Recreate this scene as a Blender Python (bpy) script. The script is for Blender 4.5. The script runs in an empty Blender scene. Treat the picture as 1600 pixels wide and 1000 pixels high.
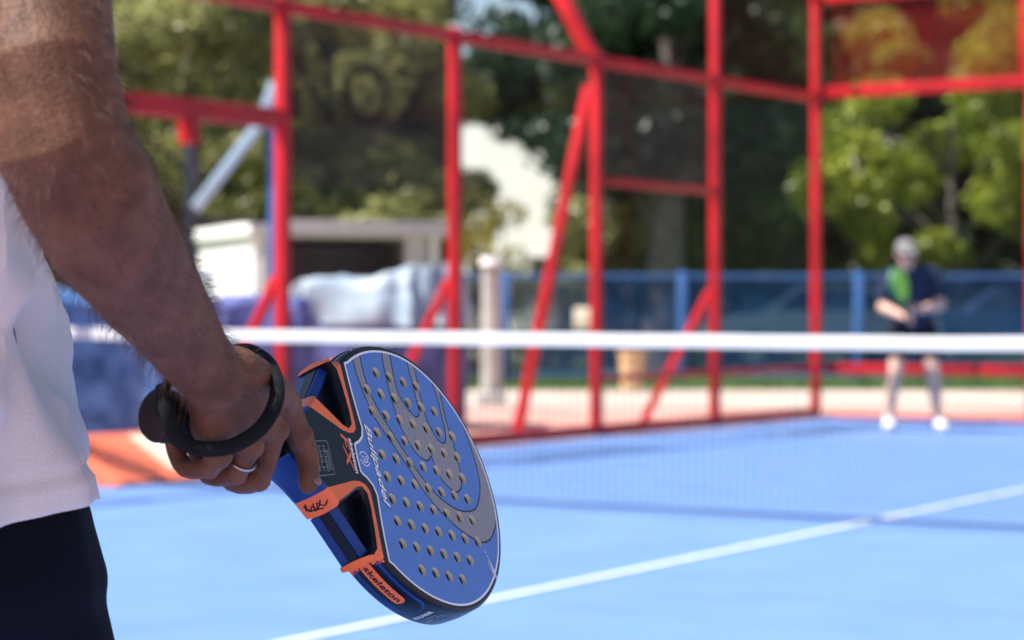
import bpy, bmesh, math, random
import numpy as np
from mathutils import Matrix, Vector, noise
from mathutils.geometry import delaunay_2d_cdt

random.seed(7); rng = np.random.default_rng(11)
scn = bpy.context.scene
COL = scn.collection

# ------------------------------------------------------------------ camera, sky, sun, exposure
YAW = 0.572146
CAM = Vector((9.74558, -10.47590, 1.00326))
cd = bpy.data.cameras.new('camera'); cam = bpy.data.objects.new('camera', cd); COL.objects.link(cam)
cam.location = CAM
cam.rotation_euler = (math.pi/2 - 0.0038703, 0, YAW)
cd.sensor_width = 36.0; cd.lens = 84.4; cd.clip_start = 0.05; cd.clip_end = 4000
cd.dof.use_dof = True; cd.dof.focus_distance = 2.20; cd.dof.aperture_fstop = 6.3
scn.camera = cam

SUN_EL = math.radians(58)
SUN_AZ_L = math.radians(192)          # azimuth in the player's frame (0 = +x, 90 = straight ahead)
SUN_AZ = SUN_AZ_L + YAW               # the same in world axes
w = bpy.data.worlds.new('World'); scn.world = w; w.use_nodes = True
nt = w.node_tree; bg = nt.nodes['Background']
sky = nt.nodes.new('ShaderNodeTexSky'); sky.sky_type = 'NISHITA'; sky.sun_disc = False
sky.sun_elevation = SUN_EL; sky.sun_rotation = math.pi/2 - SUN_AZ
sky.dust_density = 1.5; sky.ozone_density = 1.0
nt.links.new(sky.outputs[0], bg.inputs[0]); bg.inputs[1].default_value = 0.076
sd = bpy.data.lights.new('sun', 'SUN'); sun = bpy.data.objects.new('sun', sd); COL.objects.link(sun)
sd.energy = 4.8; sd.angle = math.radians(0.53); sd.color = (1.0, 0.95, 0.87)
sv = Vector((math.cos(SUN_EL)*math.cos(SUN_AZ), math.cos(SUN_EL)*math.sin(SUN_AZ), math.sin(SUN_EL)))
sun.rotation_euler = sv.to_track_quat('Z', 'Y').to_euler()
vs = scn.view_settings; vs.view_transform = 'Standard'; vs.look = 'None'; vs.exposure = 1.08; vs.gamma = 1.0
vs.use_curve_mapping = False

# frame of the near player: origin on the ground under the viewpoint, x to the right, y towards the net
LF = Matrix.Translation((CAM.x, CAM.y, 0)) @ Matrix.Rotation(YAW, 4, 'Z')
WF = Matrix.Identity(4)

# ------------------------------------------------------------------ materials
def mat(name, col, rough=0.6, spec=0.4, var=0.12, vscale=6.0, bump=0.0, bscale=60.0, metal=0.0, col2=None,
        sss=0.0, sheen=0.0, coat=0.0, trans=None, detail=4.0):
    m = bpy.data.materials.new(name); m.use_nodes = True
    t = m.node_tree; p = t.nodes['Principled BSDF']
    p.inputs['Roughness'].default_value = rough; p.inputs['Specular IOR Level'].default_value = spec
    p.inputs['Metallic'].default_value = metal
    tc = t.nodes.new('ShaderNodeTexCoord')
    n = t.nodes.new('ShaderNodeTexNoise'); n.inputs['Scale'].default_value = vscale; n.inputs['Detail'].default_value = detail
    t.links.new(tc.outputs['Object'], n.inputs['Vector'])
    r = t.nodes.new('ShaderNodeValToRGB')
    c2 = col2 if col2 else tuple(c*(1+var) for c in col); c1 = col if col2 else tuple(c*(1-var) for c in col)
    r.color_ramp.elements[0].position = 0.32; r.color_ramp.elements[1].position = 0.68
    r.color_ramp.elements[0].color = (*c1, 1); r.color_ramp.elements[1].color = (*[min(1, c) for c in c2], 1)
    t.links.new(n.outputs['Fac'], r.inputs['Fac']); t.links.new(r.outputs['Color'], p.inputs['Base Color'])
    if bump:
        n2 = t.nodes.new('ShaderNodeTexNoise'); n2.inputs['Scale'].default_value = bscale; n2.inputs['Detail'].default_value = 5
        t.links.new(tc.outputs['Object'], n2.inputs['Vector'])
        b = t.nodes.new('ShaderNodeBump'); b.inputs['Strength'].default_value = bump; b.inputs['Distance'].default_value = 0.01
        t.links.new(n2.outputs['Fac'], b.inputs['Height']); t.links.new(b.outputs['Normal'], p.inputs['Normal'])
    if sss:
        p.inputs['Subsurface Weight'].default_value = sss; p.inputs['Subsurface Radius'].default_value = (1.0, 0.35, 0.2)
        p.inputs['Subsurface Scale'].default_value = 0.006
    if sheen:
        p.inputs['Sheen Weight'].default_value = sheen; p.inputs['Sheen Roughness'].default_value = 0.4
    if coat:
        p.inputs['Coat Weight'].default_value = coat; p.inputs['Coat Roughness'].default_value = 0.12
    if trans:                                   # thin cloth or leaf: light comes through
        tr = t.nodes.new('ShaderNodeBsdfTranslucent'); mx = t.nodes.new('ShaderNodeMixShader'); mx.inputs[0].default_value = trans
        t.links.new(r.outputs['Color'], tr.inputs['Color'])
        t.links.new(p.outputs[0], mx.inputs[1]); t.links.new(tr.outputs[0], mx.inputs[2])
        t.links.new(mx.outputs[0], t.nodes['Material Output'].inputs['Surface'])
    return m

def veil(name, col, cover, rough=0.8, gloss=0.0):
    """woven netting or glass seen from afar: part of the light passes straight through"""
    m = bpy.data.materials.new(name); m.use_nodes = True; t = m.node_tree; p = t.nodes['Principled BSDF']
    tc = t.nodes.new('ShaderNodeTexCoord'); n = t.nodes.new('ShaderNodeTexNoise'); n.inputs['Scale'].default_value = 3.0
    t.links.new(tc.outputs['Object'], n.inputs['Vector'])
    r = t.nodes.new('ShaderNodeValToRGB')
    r.color_ramp.elements[0].color = (*[c*.8 for c in col], 1); r.color_ramp.elements[1].color = (*[c*1.2 for c in col], 1)
    t.links.new(n.outputs['Fac'], r.inputs['Fac']); t.links.new(r.outputs['Color'], p.inputs['Base Color'])
    p.inputs['Roughness'].default_value = rough; p.inputs['Specular IOR Level'].default_value = 0.2
    tp = t.nodes.new('ShaderNodeBsdfTransparent'); mx = t.nodes.new('ShaderNodeMixShader'); mx.inputs[0].default_value = cover
    t.links.new(tp.outputs[0], mx.inputs[1]); t.links.new(p.outputs[0], mx.inputs[2])
    last = mx
    if gloss:
        g = t.nodes.new('ShaderNodeBsdfGlossy'); g.inputs['Roughness'].default_value = 0.03
        fr = t.nodes.new('ShaderNodeFresnel'); fr.inputs['IOR'].default_value = 1.45
        ml = t.nodes.new('ShaderNodeMath'); ml.operation = 'MULTIPLY'; ml.inputs[1].default_value = gloss
        ge = t.nodes.new('ShaderNodeNewGeometry'); mf = t.nodes.new('ShaderNodeMath'); mf.operation = 'SUBTRACT'; mf.inputs[0].default_value = 1.0   # only the outer skin of a pane reflects
        t.links.new(ge.outputs['Backfacing'], mf.inputs[1]); mg = t.nodes.new('ShaderNodeMath'); mg.operation = 'MULTIPLY'
        t.links.new(fr.outputs[0], mg.inputs[0]); t.links.new(mf.outputs[0], mg.inputs[1]); t.links.new(mg.outputs[0], ml.inputs[0])
        m2 = t.nodes.new('ShaderNodeMixShader'); t.links.new(ml.outputs[0], m2.inputs[0])
        t.links.new(mx.outputs[0], m2.inputs[1]); t.links.new(g.outputs[0], m2.inputs[2]); last = m2
    t.links.new(last.outputs[0], t.nodes['Material Output'].inputs['Surface'])
    return m

M = {}
M['court'] = mat('blue_turf', (0.074, 0.198, 0.530), 0.75, 0.35, vscale=2.2, detail=12.0, col2=(0.098, 0.238, 0.575), bump=0.5, bscale=420, sheen=0.5)
M['line'] = mat('white_line', (0.62, 0.65, 0.69), 0.8, 0.3, 0.06, 9)
M['red'] = mat('red_paint', (0.46, 0.010, 0.016), 0.45, 0.25, 0.22, 2.2, bump=0.03, bscale=90)
M['board'] = mat('red_padding', (0.84, 0.19, 0.10), 0.6, 0.3, 0.1, 3)
M['cream'] = mat('cream_print', (0.72, 0.66, 0.52), 0.6, 0.3, 0.06, 5)
M['glass'] = veil('wall_glass', (0.10, 0.07, 0.06), 0.008, 0.5, 0.16)
M['brown_net'] = veil('brown_windscreen', (0.055, 0.032, 0.024), 0.42)
M['brown_net2'] = veil('russet_windscreen', (0.06, 0.018, 0.008), 0.30)
M['letter'] = mat('dark_print', (0.012, 0.008, 0.010), 0.8, 0.2)
M['white'] = mat('white_tape', (0.82, 0.82, 0.82), 0.6, 0.3, 0.04, 4, trans=0.25)
M['cord'] = mat('net_cord', (0.016, 0.02, 0.03), 0.7, 0.3)
M['ground'] = mat('sandy_ground', (0.30, 0.25, 0.21), 0.9, 0.2, vscale=0.25, col2=(0.42, 0.36, 0.31), bump=0.4, bscale=30)
M['paving'] = mat('pale_paving', (0.44, 0.34, 0.29), 0.85, 0.3, vscale=0.6, col2=(0.54, 0.44, 0.39), bump=0.2, bscale=40)
M['pinkpave'] = mat('pink_paving', (0.50, 0.24, 0.20), 0.85, 0.3, vscale=0.8, col2=(0.56, 0.33, 0.28), bump=0.2, bscale=40)
M['grass'] = mat('lawn', (0.055, 0.11, 0.025), 0.9, 0.2, vscale=3, col2=(0.10, 0.17, 0.045), bump=0.8, bscale=25)
M['blue_post'] = mat('blue_post', (0.06, 0.17, 0.48), 0.45, 0.4, 0.08)
M['blue_net'] = veil('blue_windscreen', (0.007, 0.058, 0.17), 0.62)
M['bark'] = mat('bark', (0.10, 0.08, 0.075), 0.9, 0.2, vscale=7, col2=(0.20, 0.17, 0.16), bump=1.0, bscale=16)
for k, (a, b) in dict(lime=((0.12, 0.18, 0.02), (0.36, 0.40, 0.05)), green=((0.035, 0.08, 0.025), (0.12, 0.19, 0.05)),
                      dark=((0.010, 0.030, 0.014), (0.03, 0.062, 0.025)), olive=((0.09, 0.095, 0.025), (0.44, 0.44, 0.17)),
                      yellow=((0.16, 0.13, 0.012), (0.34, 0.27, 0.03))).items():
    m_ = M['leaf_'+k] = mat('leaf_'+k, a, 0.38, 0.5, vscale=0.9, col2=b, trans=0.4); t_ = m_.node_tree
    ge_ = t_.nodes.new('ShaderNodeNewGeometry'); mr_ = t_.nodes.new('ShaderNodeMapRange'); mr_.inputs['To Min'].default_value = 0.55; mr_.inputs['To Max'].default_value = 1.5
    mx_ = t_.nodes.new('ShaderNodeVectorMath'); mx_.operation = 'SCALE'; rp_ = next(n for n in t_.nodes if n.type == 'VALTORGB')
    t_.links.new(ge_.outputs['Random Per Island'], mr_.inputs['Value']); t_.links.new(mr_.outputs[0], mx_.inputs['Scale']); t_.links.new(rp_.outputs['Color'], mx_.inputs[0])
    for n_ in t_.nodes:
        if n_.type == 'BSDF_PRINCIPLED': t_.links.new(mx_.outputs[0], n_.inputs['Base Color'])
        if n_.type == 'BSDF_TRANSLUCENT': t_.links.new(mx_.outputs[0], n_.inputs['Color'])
M['kiosk'] = mat('white_panel', (0.80, 0.79, 0.77), 0.5, 0.4, 0.04, 2)
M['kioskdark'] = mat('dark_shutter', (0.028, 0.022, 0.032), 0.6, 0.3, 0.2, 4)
M['kiosktrim'] = mat('grey_trim', (0.46, 0.43, 0.44), 0.5, 0.4, 0.06)
M['tarp_pale'] = mat('pale_tarp', (0.24, 0.33, 0.43), 0.5, 0.4, vscale=3, col2=(0.40, 0.48, 0.55), bump=0.25, bscale=14)
M['tarp_violet'] = mat('violet_tarp', (0.030, 0.038, 0.15), 0.5, 0.5, vscale=3.5, col2=(0.13, 0.16, 0.42), bump=0.5, bscale=12)
M['tarp_blue'] = mat('blue_tarp', (0.012, 0.055, 0.20), 0.35, 0.5, vscale=5, col2=(0.13, 0.30, 0.66), bump=0.6, bscale=11)
M['pillar'] = mat('weathered_white', (0.40, 0.38, 0.36), 0.7, 0.3, 0.2, 3)
M['paleblue'] = mat('pale_blue_paint', (0.36, 0.52, 0.66), 0.45, 0.4, 0.08)
M['navy_steel'] = mat('dark_steel', (0.02, 0.022, 0.045), 0.5, 0.4, 0.15)
M['peach'] = mat('peach_plastic', (0.62, 0.38, 0.20), 0.5, 0.4, 0.06)
M['tyre'] = mat('tyre', (0.012, 0.012, 0.013), 0.85, 0.3)
M['carglass'] = mat('car_glass', (0.02, 0.025, 0.03), 0.06, 0.6, 0.05)
M['car1'] = mat('pale_car_paint', (0.42, 0.46, 0.52), 0.25, 0.5, 0.04, coat=0.6)
M['car2'] = mat('blue_car_paint', (0.07, 0.13, 0.33), 0.25, 0.5, 0.04, coat=0.6)
M['rim'] = mat('wheel_rim', (0.5, 0.5, 0.52), 0.35, 0.5, metal=0.8)
# people
M['skin'] = mat('tanned_skin', (0.084, 0.037, 0.023), 0.58, 0.25, vscale=34, col2=(0.160, 0.076, 0.048), bump=0.25, bscale=330, sss=0.10, detail=6)
M['skin2'] = mat('fair_skin', (0.58, 0.35, 0.26), 0.5, 0.35, vscale=14, col2=(0.64, 0.41, 0.32), sss=0.1)
M['armhair'] = mat('arm_hair', (0.09, 0.06, 0.045), 0.7, 0.2, 0.2, 20)
M['nail'] = mat('finger_nail', (0.22, 0.115, 0.09), 0.4, 0.5, 0.05)
M['ring'] = mat('silver_ring', (0.42, 0.42, 0.42), 0.3, 0.5, 0.03, metal=1.0)
M['hair'] = mat('brown_hair', (0.04, 0.028, 0.02), 0.6, 0.4, 0.3, 40)
M['shirt'] = mat('white_cotton', (0.84, 0.84, 0.86), 0.85, 0.2, 0.02, 5, bump=0.3, bscale=420, sheen=0.2, trans=0.2)
M['shorts'] = mat('navy_cloth', (0.0032, 0.005, 0.014), 0.85, 0.12, 0.15, 6, bump=0.25, bscale=300)
M['shoe'] = mat('white_shoe', (0.75, 0.75, 0.76), 0.6, 0.4, 0.05)
M['sole'] = mat('grey_sole', (0.35, 0.35, 0.36), 0.8, 0.3, 0.05)
M['navyshirt'] = mat('navy_shirt', (0.018, 0.028, 0.062), 0.8, 0.2, 0.15, 6)
M['blackshort'] = mat('black_shorts', (0.008, 0.010, 0.022), 0.85, 0.2)
M['cap'] = mat('grey_cap', (0.20, 0.19, 0.20), 0.8, 0.2, 0.06)
M['lens'] = mat('dark_glasses', (0.02, 0.012, 0.014), 0.15, 0.5)
M['lip'] = mat('lip', (0.36, 0.13, 0.11), 0.5, 0.4)
M['green'] = mat('lime_face', (0.36, 0.78, 0.07), 0.45, 0.4, 0.08, 6)
M['greendark'] = mat('dark_green_frame', (0.03, 0.18, 0.07), 0.4, 0.5, 0.08)
# racket
M['r_black'] = mat('gloss_black', (0.0035, 0.005, 0.011), 0.36, 0.28, 0.2, 40, bump=0.03, bscale=400)
M['r_blue'] = mat('printed_blue', (0.085, 0.205, 0.56), 0.34, 0.42, 0.05, 30, bump=0.04, bscale=900)
M['r_navy'] = mat('navy_line', (0.006, 0.012, 0.055), 0.4, 0.4)
M['r_white'] = mat('white_print', (0.80, 0.84, 0.90), 0.4, 0.4, 0.03)
M['r_orange'] = mat('orange_print', (0.84, 0.175, 0.055), 0.42, 0.35, 0.05, 40)
M['r_royal'] = mat('royal_blue_panel', (0.006, 0.036, 0.20), 0.35, 0.4, 0.12, 30)
M['r_hole_shade'] = mat('hole_shade_grey', (0.10, 0.10, 0.085), 0.9, 0.1, 0.15, 80)  # shade deep in the racket holes, put into the colour
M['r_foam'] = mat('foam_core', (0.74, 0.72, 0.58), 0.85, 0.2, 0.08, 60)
M['r_grip'] = mat('black_grip', (0.007, 0.008, 0.012), 0.75, 0.3, 0.25, 60, bump=0.4, bscale=500)
M['r_butt'] = mat('dark_red_cap', (0.010, 0.004, 0.005), 0.55, 0.3, 0.3, 60)
M['r_grey'] = mat('grey_print', (0.30, 0.32, 0.34), 0.45, 0.4, 0.1, 50)
M['strap'] = mat('black_cord', (0.005, 0.007, 0.010), 0.85, 0.2, 0.3, 80, bump=0.15, bscale=900)

def weave(name):
    """carbon weave: fine light and dark grey checks"""
    m = bpy.data.materials.new(name); m.use_nodes = True; t = m.node_tree; p = t.nodes['Principled BSDF']
    tc = t.nodes.new('ShaderNodeTexCoord'); mp = t.nodes.new('ShaderNodeMapping'); mp.inputs['Rotation'].default_value = (0, 0, 0.5)
    ck = t.nodes.new('ShaderNodeTexChecker'); ck.inputs['Scale'].default_value = 400
    ck.inputs['Color1'].default_value = (0.36, 0.36, 0.39, 1); ck.inputs['Color2'].default_value = (0.15, 0.155, 0.19, 1)
    t.links.new(tc.outputs['Object'], mp.inputs[0]); t.links.new(mp.outputs[0], ck.inputs[0]); t.links.new(ck.outputs[0], p.inputs['Base Color'])
    p.inputs['Roughness'].default_value = 0.38
    return m
M['r_weave'] = weave('carbon_weave')

# ------------------------------------------------------------------ mesh helpers
class MB:
    def __init__(s): s.v = []; s.f = []; s.m = []
    def add(s, vs, fs, mi=0):
        o = len(s.v); s.v += [tuple(v) for v in vs]; s.f += [tuple(i+o for i in f) for f in fs]; s.m += [mi]*len(fs)
        return s
    def box(s, c, size, rot=None, mi=0, bev=0.0):
        x, y, z = [d/2 for d in size]; c = Vector(c); r = rot if rot else Matrix.Identity(3)
        if bev <= 0:
            P = [Vector((a*x, b*y, d*z)) for a in (-1, 1) for b in (-1, 1) for d in (-1, 1)]
            s.add([c + r @ p for p in P], [(0,1,3,2),(4,6,7,5),(0,4,5,1),(2,3,7,6),(0,2,6,4),(1,5,7,3)], mi)
        else:
            b = min(bev, x*.9, y*.9, z*.9); bm = bmesh.new(); bmesh.ops.create_cube(bm, size=1)
            for v in bm.verts: v.co = Vector((v.co.x*2*x, v.co.y*2*y, v.co.z*2*z))
            bmesh.ops.bevel(bm, geom=bm.edges[:], offset=b, segments=2, affect='EDGES', profile=0.5)
            bm.verts.index_update()
            s.add([c + r @ v.co for v in bm.verts], [[v.index for v in f.verts] for f in bm.faces], mi); bm.free()
        return s
    def beam(s, a, b, w_, d_, up=(0, 0, 1), mi=0, bev=0.0):
        a = Vector(a); b = Vector(b); z = (b-a); L = z.length; z.normalize(); u = Vector(up)
        if abs(z.dot(u)) > .98: u = Vector((0, 1, 0))
        x = u.cross(z).normalized(); y = z.cross(x)
        return s.box((a+b)/2, (w_, d_, L), Matrix((x, y, z)).transposed(), mi, bev)
    def tube(s, pts, r, n=12, mi=0, ref=None, round_ends=True, closed=False):
        """tapered, optionally elliptical tube; r is one number or a list of radii or (ra, rb) pairs"""
        P = [Vector(p) for p in pts]; N = len(P)
        R = r if isinstance(r, (list, tuple)) else [r]*N
        R = [(q, q) if not isinstance(q, (tuple, list)) else q for q in R]
        T = []
        for i in range(N):
            if closed: t = P[(i+1) % N]-P[i-1]
            else: t = P[min(i+1, N-1)]-P[max(i-1, 0)]
            T.append(t.normalized())
        u = Vector(ref) if ref else (Vector((0, 0, 1)) if abs(T[0].z) < .9 else Vector((1, 0, 0)))
        rings = []
        def ring(c, t, u, a, b):
            x = (u - t*u.dot(t)).normalized(); y = t.cross(x)
            return [c + x*(a*math.cos(2*math.pi*k/n)) + y*(b*math.sin(2*math.pi*k/n)) for k in range(n)], x
        if round_ends and not closed:
            a, b = R[0]
            for q in (.15, .5, .85):
                ph = q*math.pi/2; g, _ = ring(P[0]-T[0]*min(a, b)*math.cos(ph), T[0], u, a*math.sin(ph), b*math.sin(ph)); rings.append(g)
        for i in range(N):
            g, u = ring(P[i], T[i], u, *R[i]); rings.append(g)
        if round_ends and not closed:
            a, b = R[-1]
            for q in (.85, .5, .15):
                ph = q*math.pi/2; g, _ = ring(P[-1]+T[-1]*min(a, b)*math.cos(ph), T[-1], u, a*math.sin(ph), b*math.sin(ph)); rings.append(g)
        vs = [p for g in rings for p in g]; K = len(rings); fs = []
        for i in range(K if closed else K-1):
            for k in range(n):
                i2 = (i+1) % K
                fs.append((i*n+k, i*n+(k+1) % n, i2*n+(k+1) % n, i2*n+k))
        if not closed:
            fs.append(tuple(range(n-1, -1, -1))); fs.append(tuple((K-1)*n+k for k in range(n)))
        return s.add(vs, fs, mi)
    def ball(s, c, r, rot=None, mi=0, n=16):
        r = (r, r, r) if not isinstance(r, (tuple, list)) else r; c = Vector(c); rt = rot if rot else Matrix.Identity(3)
        vs = [c + rt @ Vector((0, 0, r[2]))]; m = n//2
        for i in range(1, m):
            th = math.pi*i/m
            for k in range(n):
                ph = 2*math.pi*k/n
                vs.append(c + rt @ Vector((r[0]*math.sin(th)*math.cos(ph), r[1]*math.sin(th)*math.sin(ph), r[2]*math.cos(th))))
        vs.append(c + rt @ Vector((0, 0, -r[2]))); fs = []
        for k in range(n): fs.append((0, 1+k, 1+(k+1) % n))
        for i in range(m-2):
            for k in range(n):
                a = 1+i*n+k; b = 1+i*n+(k+1) % n; fs.append((a, a+n, b+n, b))
        L = len(vs)-1
        for k in range(n): fs.append((L, L-n+(k+1) % n, L-n+k))
        return s.add(vs, fs, mi)
    def mesh(s, name, mats, smooth=False):
        me = bpy.data.meshes.new(name); me.from_pydata(s.v, [], s.f)
        for m in (mats if isinstance(mats, (list, tuple)) else [mats]): me.materials.append(m)
        if len(s.m): me.polygons.foreach_set('material_index', s.m)
        if smooth: me.polygons.foreach_set('use_smooth', [True]*len(me.polygons))
        me.update(); return me
    def build(s, name, mats, parent=None, smooth=False, M4=None):
        me = s.mesh(name, mats, smooth)
        if smooth: me.set_sharp_from_angle(angle=math.radians(42))
        return link(name, me, parent, M4)

BASE = {}
def link(name, me, parent=None, M4=None):
    """mesh vertices are given in the frame of the thing; the thing's empty stands at its base"""
    o = bpy.data.objects.new(name, me); COL.objects.link(o)
    if parent is not None:
        root = parent
        while root.parent: root = root.parent
        b = BASE.get(root.name, Vector((0, 0, 0)))
        if b.length and not parent.parent: o.location = -b
        o.parent = parent
    elif M4 is not None: o.matrix_basis = M4
    return o
def thing(name, label, cat, base=(0, 0, 0), frame=WF, group=None):
    o = bpy.data.objects.new(name, None); COL.objects.link(o); o.empty_display_size = .2
    o.matrix_basis = frame @ Matrix.Translation(base); BASE[o.name] = Vector(base)
    return tag(o, label, cat, group)
def tag(o, label=None, cat=None, group=None, kind=None):
    if label: o['label'] = label
    if cat: o['category'] = cat
    if group: o['group'] = group
    if kind: o['kind'] = kind
    return o
def remesh(mb, name, mats, voxel, parent, smooth_it=4, factor=.5, disp=None):
    """weld overlapping closed volumes into one continuous skin"""
    me = mb.mesh(name, mats); o = bpy.data.objects.new('tmp', me); COL.objects.link(o)
    r = o.modifiers.new('r', 'REMESH'); r.mode = 'VOXEL'; r.voxel_size = voxel; r.use_smooth_shade = True
    if smooth_it:
        q = o.modifiers.new('s', 'SMOOTH'); q.iterations = smooth_it; q.factor = factor
    dg = bpy.context.evaluated_depsgraph_get()
    me2 = bpy.data.meshes.new_from_object(o.evaluated_get(dg)); me2.name = name
    bpy.data.objects.remove(o)
    me2.materials.clear()
    for m in (mats if isinstance(mats, (list, tuple)) else [mats]): me2.materials.append(m)
    me2.polygons.foreach_set('use_smooth', [True]*len(me2.polygons))
    if disp:
        for v in me2.vertices: v.co = disp(v.co.copy())
        me2.update()
    return link(name, me2, parent)
def sheet(name, poly, z, m, parent=None, kind=None):
    mb = MB(); mb.add([(x, y, z) for x, y in poly], [tuple(range(len(poly)))])
    o = mb.build(name, m, parent)
    if kind: tag(o, kind=kind)
    return o
def smoothpath(pts, n=6, closed=False):
    P = [Vector(p) for p in pts]; out = []; N = len(P)
    for i in range(N if closed else N-1):
        p0 = P[(i-1) % N] if closed else P[max(i-1, 0)]; p1 = P[i]; p2 = P[(i+1) % N]; p3 = P[(i+2) % N] if closed else P[min(i+2, N-1)]
        for k in range(n):
            t = k/n
            out.append(.5*((2*p1)+(p2-p0)*t+(2*p0-5*p1+4*p2-p3)*t*t+(3*p1-p0-3*p2+p3)*t**3))
    if not closed: out.append(P[-1])
    return out

# ------------------------------------------------------------------ the setting
g = sheet('ground', [(-400, -300), (400, -300), (400, 500), (-400, 500)], -0.03, M['ground'], kind='structure')
def LW(x, y, z=0): return LF @ Vector((x, y, z))
c4 = [LW(-30, 24.5), LW(40, 24.5), LW(40, 29.5), LW(-30, 29.5)]
sheet('paving', [(-7, -22), (17, -22), (17, 13.2), (-7, 13.2)], -0.018, M['pinkpave'], kind='structure')
sheet('path', [(p.x, p.y) for p in [LW(-26, 25.0), LW(40, 25.0), LW(40, 30.5), LW(-26, 30.5)]], -0.010, M['paving'], kind='structure')
sheet('lawn', [(p.x, p.y) for p in [LW(-30, 30.5), LW(45, 30.5), LW(45, 80), LW(-30, 80)]], -0.006, M['grass'], kind='structure')
court = sheet('court_surface', [(0.0, -10), (10.0, -10), (10.0, 10.0), (0.0, 10.0)], 0.0, M['court'], kind='structure')
for x0, y0, x1, y1 in [(0.02, -7.0, 9.98, -6.95), (0.02, 6.95, 9.98, 7.0)]:
    sheet('painted_line', [(x0, y0), (x1, y0), (x1, y1), (x0, y1)], 0.004, M['line'], parent=court)

XL0, XL1 = (5.236, -4.633), (4.877, 2.285)        # the centre line, laid a touch askew
def lx(y): return XL0[0]+(XL1[0]-XL0[0])*(y-XL0[1])/(XL1[1]-XL0[1])
sheet('painted_line', [(lx(-6.95)-.021, -6.95), (lx(-6.95)+.021, -6.95), (lx(6.95)+.021, 6.95), (lx(6.95)-.021, 6.95)], 0.004, M['line'], parent=court)
# short blades along the lawn's near edge
def blades(n):
    x = rng.uniform(-6, 14, n); y = 30.5+rng.gamma(1.5, 1.6, n); h = rng.uniform(.05, .14, n); a = rng.uniform(0, math.pi, n)
    wv = .012
    P = np.zeros((n, 3, 3)); dx = np.cos(a)*wv; dy = np.sin(a)*wv
    P[:, 0] = np.stack([x-dx, y-dy, np.zeros(n)-.006], 1); P[:, 1] = np.stack([x+dx, y+dy, np.zeros(n)-.006], 1)
    P[:, 2] = np.stack([x+rng.normal(0, .03, n), y+rng.normal(0, .03, n), h], 1)
    me = bpy.data.meshes.new('grass'); me.from_pydata(P.reshape(-1, 3).tolist(), [], np.arange(n*3).reshape(-1, 3).tolist())
    me.materials.append(M['grass']); o = link('grass', me, None, LF)
    tag(o, 'strip of short green grass in front of the blue fence', 'grass', kind='stuff')
blades(9000)

# ------------------------------------------------------------------ glass enclosure
SP = 2.0114
Y = [10-SP*k-(.32 if k == 5 else 0) for k in range(0, 8)]      # post positions from the far corner towards the camera
side = thing('glass_side_wall', 'long red steel framed glass court wall running from the net to the far corner', 'glass wall', (0, 4, 0))
PW = .078
for k, y in enumerate(Y):
    top = 4.0 if k in (0, 1) else 3.06
    MB().box((-.05, y, top/2), (PW, PW, top), bev=.006).build('post', M['red'], side, True)
for k in range(len(Y)-1):
    a, b = Y[k]-PW/2, Y[k+1]+PW/2
    MB().box((-.05, (a+b)/2, 3.0), (.06, a-b, .08), bev=.005).build('top_rail', M['red'], side, True)
    if k == 0:
        MB().box((-.05, (a+b)/2, 3.96), (.05, a-b, .06), bev=.005).build('top_rail', M['red'], side, True)
    MB().box((-.05, (a+b)/2, .05), (.07, a-b, .09), bev=.005).build('base_rail', M['red'], side, True)
    if k in (0, 1): MB().box((-.10, (a+b)/2, .46), (.04, a-b, .05), bev=.005).build('lower_rail', M['red'], side, True)
    if k in (1,): MB().box((-.05, (a+b)/2, 2.04), (.05, a-b, .06), bev=.005).build('middle_rail', M['red'], side, True)
    if k == 4:
        MB().box((-.05, (a+b)/2, 2.26), (.07, a-b, .13), bev=.006).build('gate_head_rail', M['red'], side, True)
        MB().box((-.05, 1.02, 2.115), (.10, .10, .15), bev=.006).build('gate_bracket', M['red'], side, True)
    if k != 4:
        MB().box((-.05, (a+b)/2, 1.5275), (.012, a-b-.01, 2.855)).build('glass_pane', M['glass'], side)
    else:
        MB().box((-.05, (a+b)/2, 2.64), (.012, a-b-.01, .62)).build('glass_pane', M['glass'], side)
# outward braces
for k, h, out in ((1, 1.18, .78), (3, 1.22, .80), (4, 1.22, .80)):
    MB().beam((-.10, Y[k], h), (-out, Y[k], .0), .06, .06, up=(0, 1, 0), bev=.005).build('brace', M['red'], side, True)
MB().beam((-.12, Y[2], 2.80), (-.80, Y[2], .0), .075, .075, up=(0, 1, 0), bev=.005).build('brace', M['red'], side, True)
MB().beam((-.06, Y[2], 2.98), (-.62, Y[2], 3.95), .12, .10, up=(0, 1, 0), bev=.006).build('outrigger', M['red'], side, True)
# wind screens tied inside the upper part of the wall
def screen(y0, y1, z0, z1, m, x=-.075):
    n = 10; mb = MB(); vs = []; fs = []
    for i in range(n+1):
        for j in range(5):
            yy = y0+(y1-y0)*i/n; zz = z0+(z1-z0)*j/4
            vs.append((x-.012*math.sin(i*1.7+j)*math.sin(math.pi*i/n), yy, zz-.015*math.sin(math.pi*i/n)*(j == 0)))
    for i in range(n):
        for j in range(4): fs.append((i*5+j, (i+1)*5+j, (i+1)*5+j+1, i*5+j+1))
    return mb.add(vs, fs).build('wind_screen', m, side, True)
screen(Y[1]-.06, Y[2]+.06, 2.08, 2.95, M['brown_net'])
sc = screen(Y[3]-.06, Y[4]+.06, 1.86, 2.95, M['brown_net'])
screen(Y[0]-.06, Y[1]+.06, 3.06, 3.92, M['brown_net2'])

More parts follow.
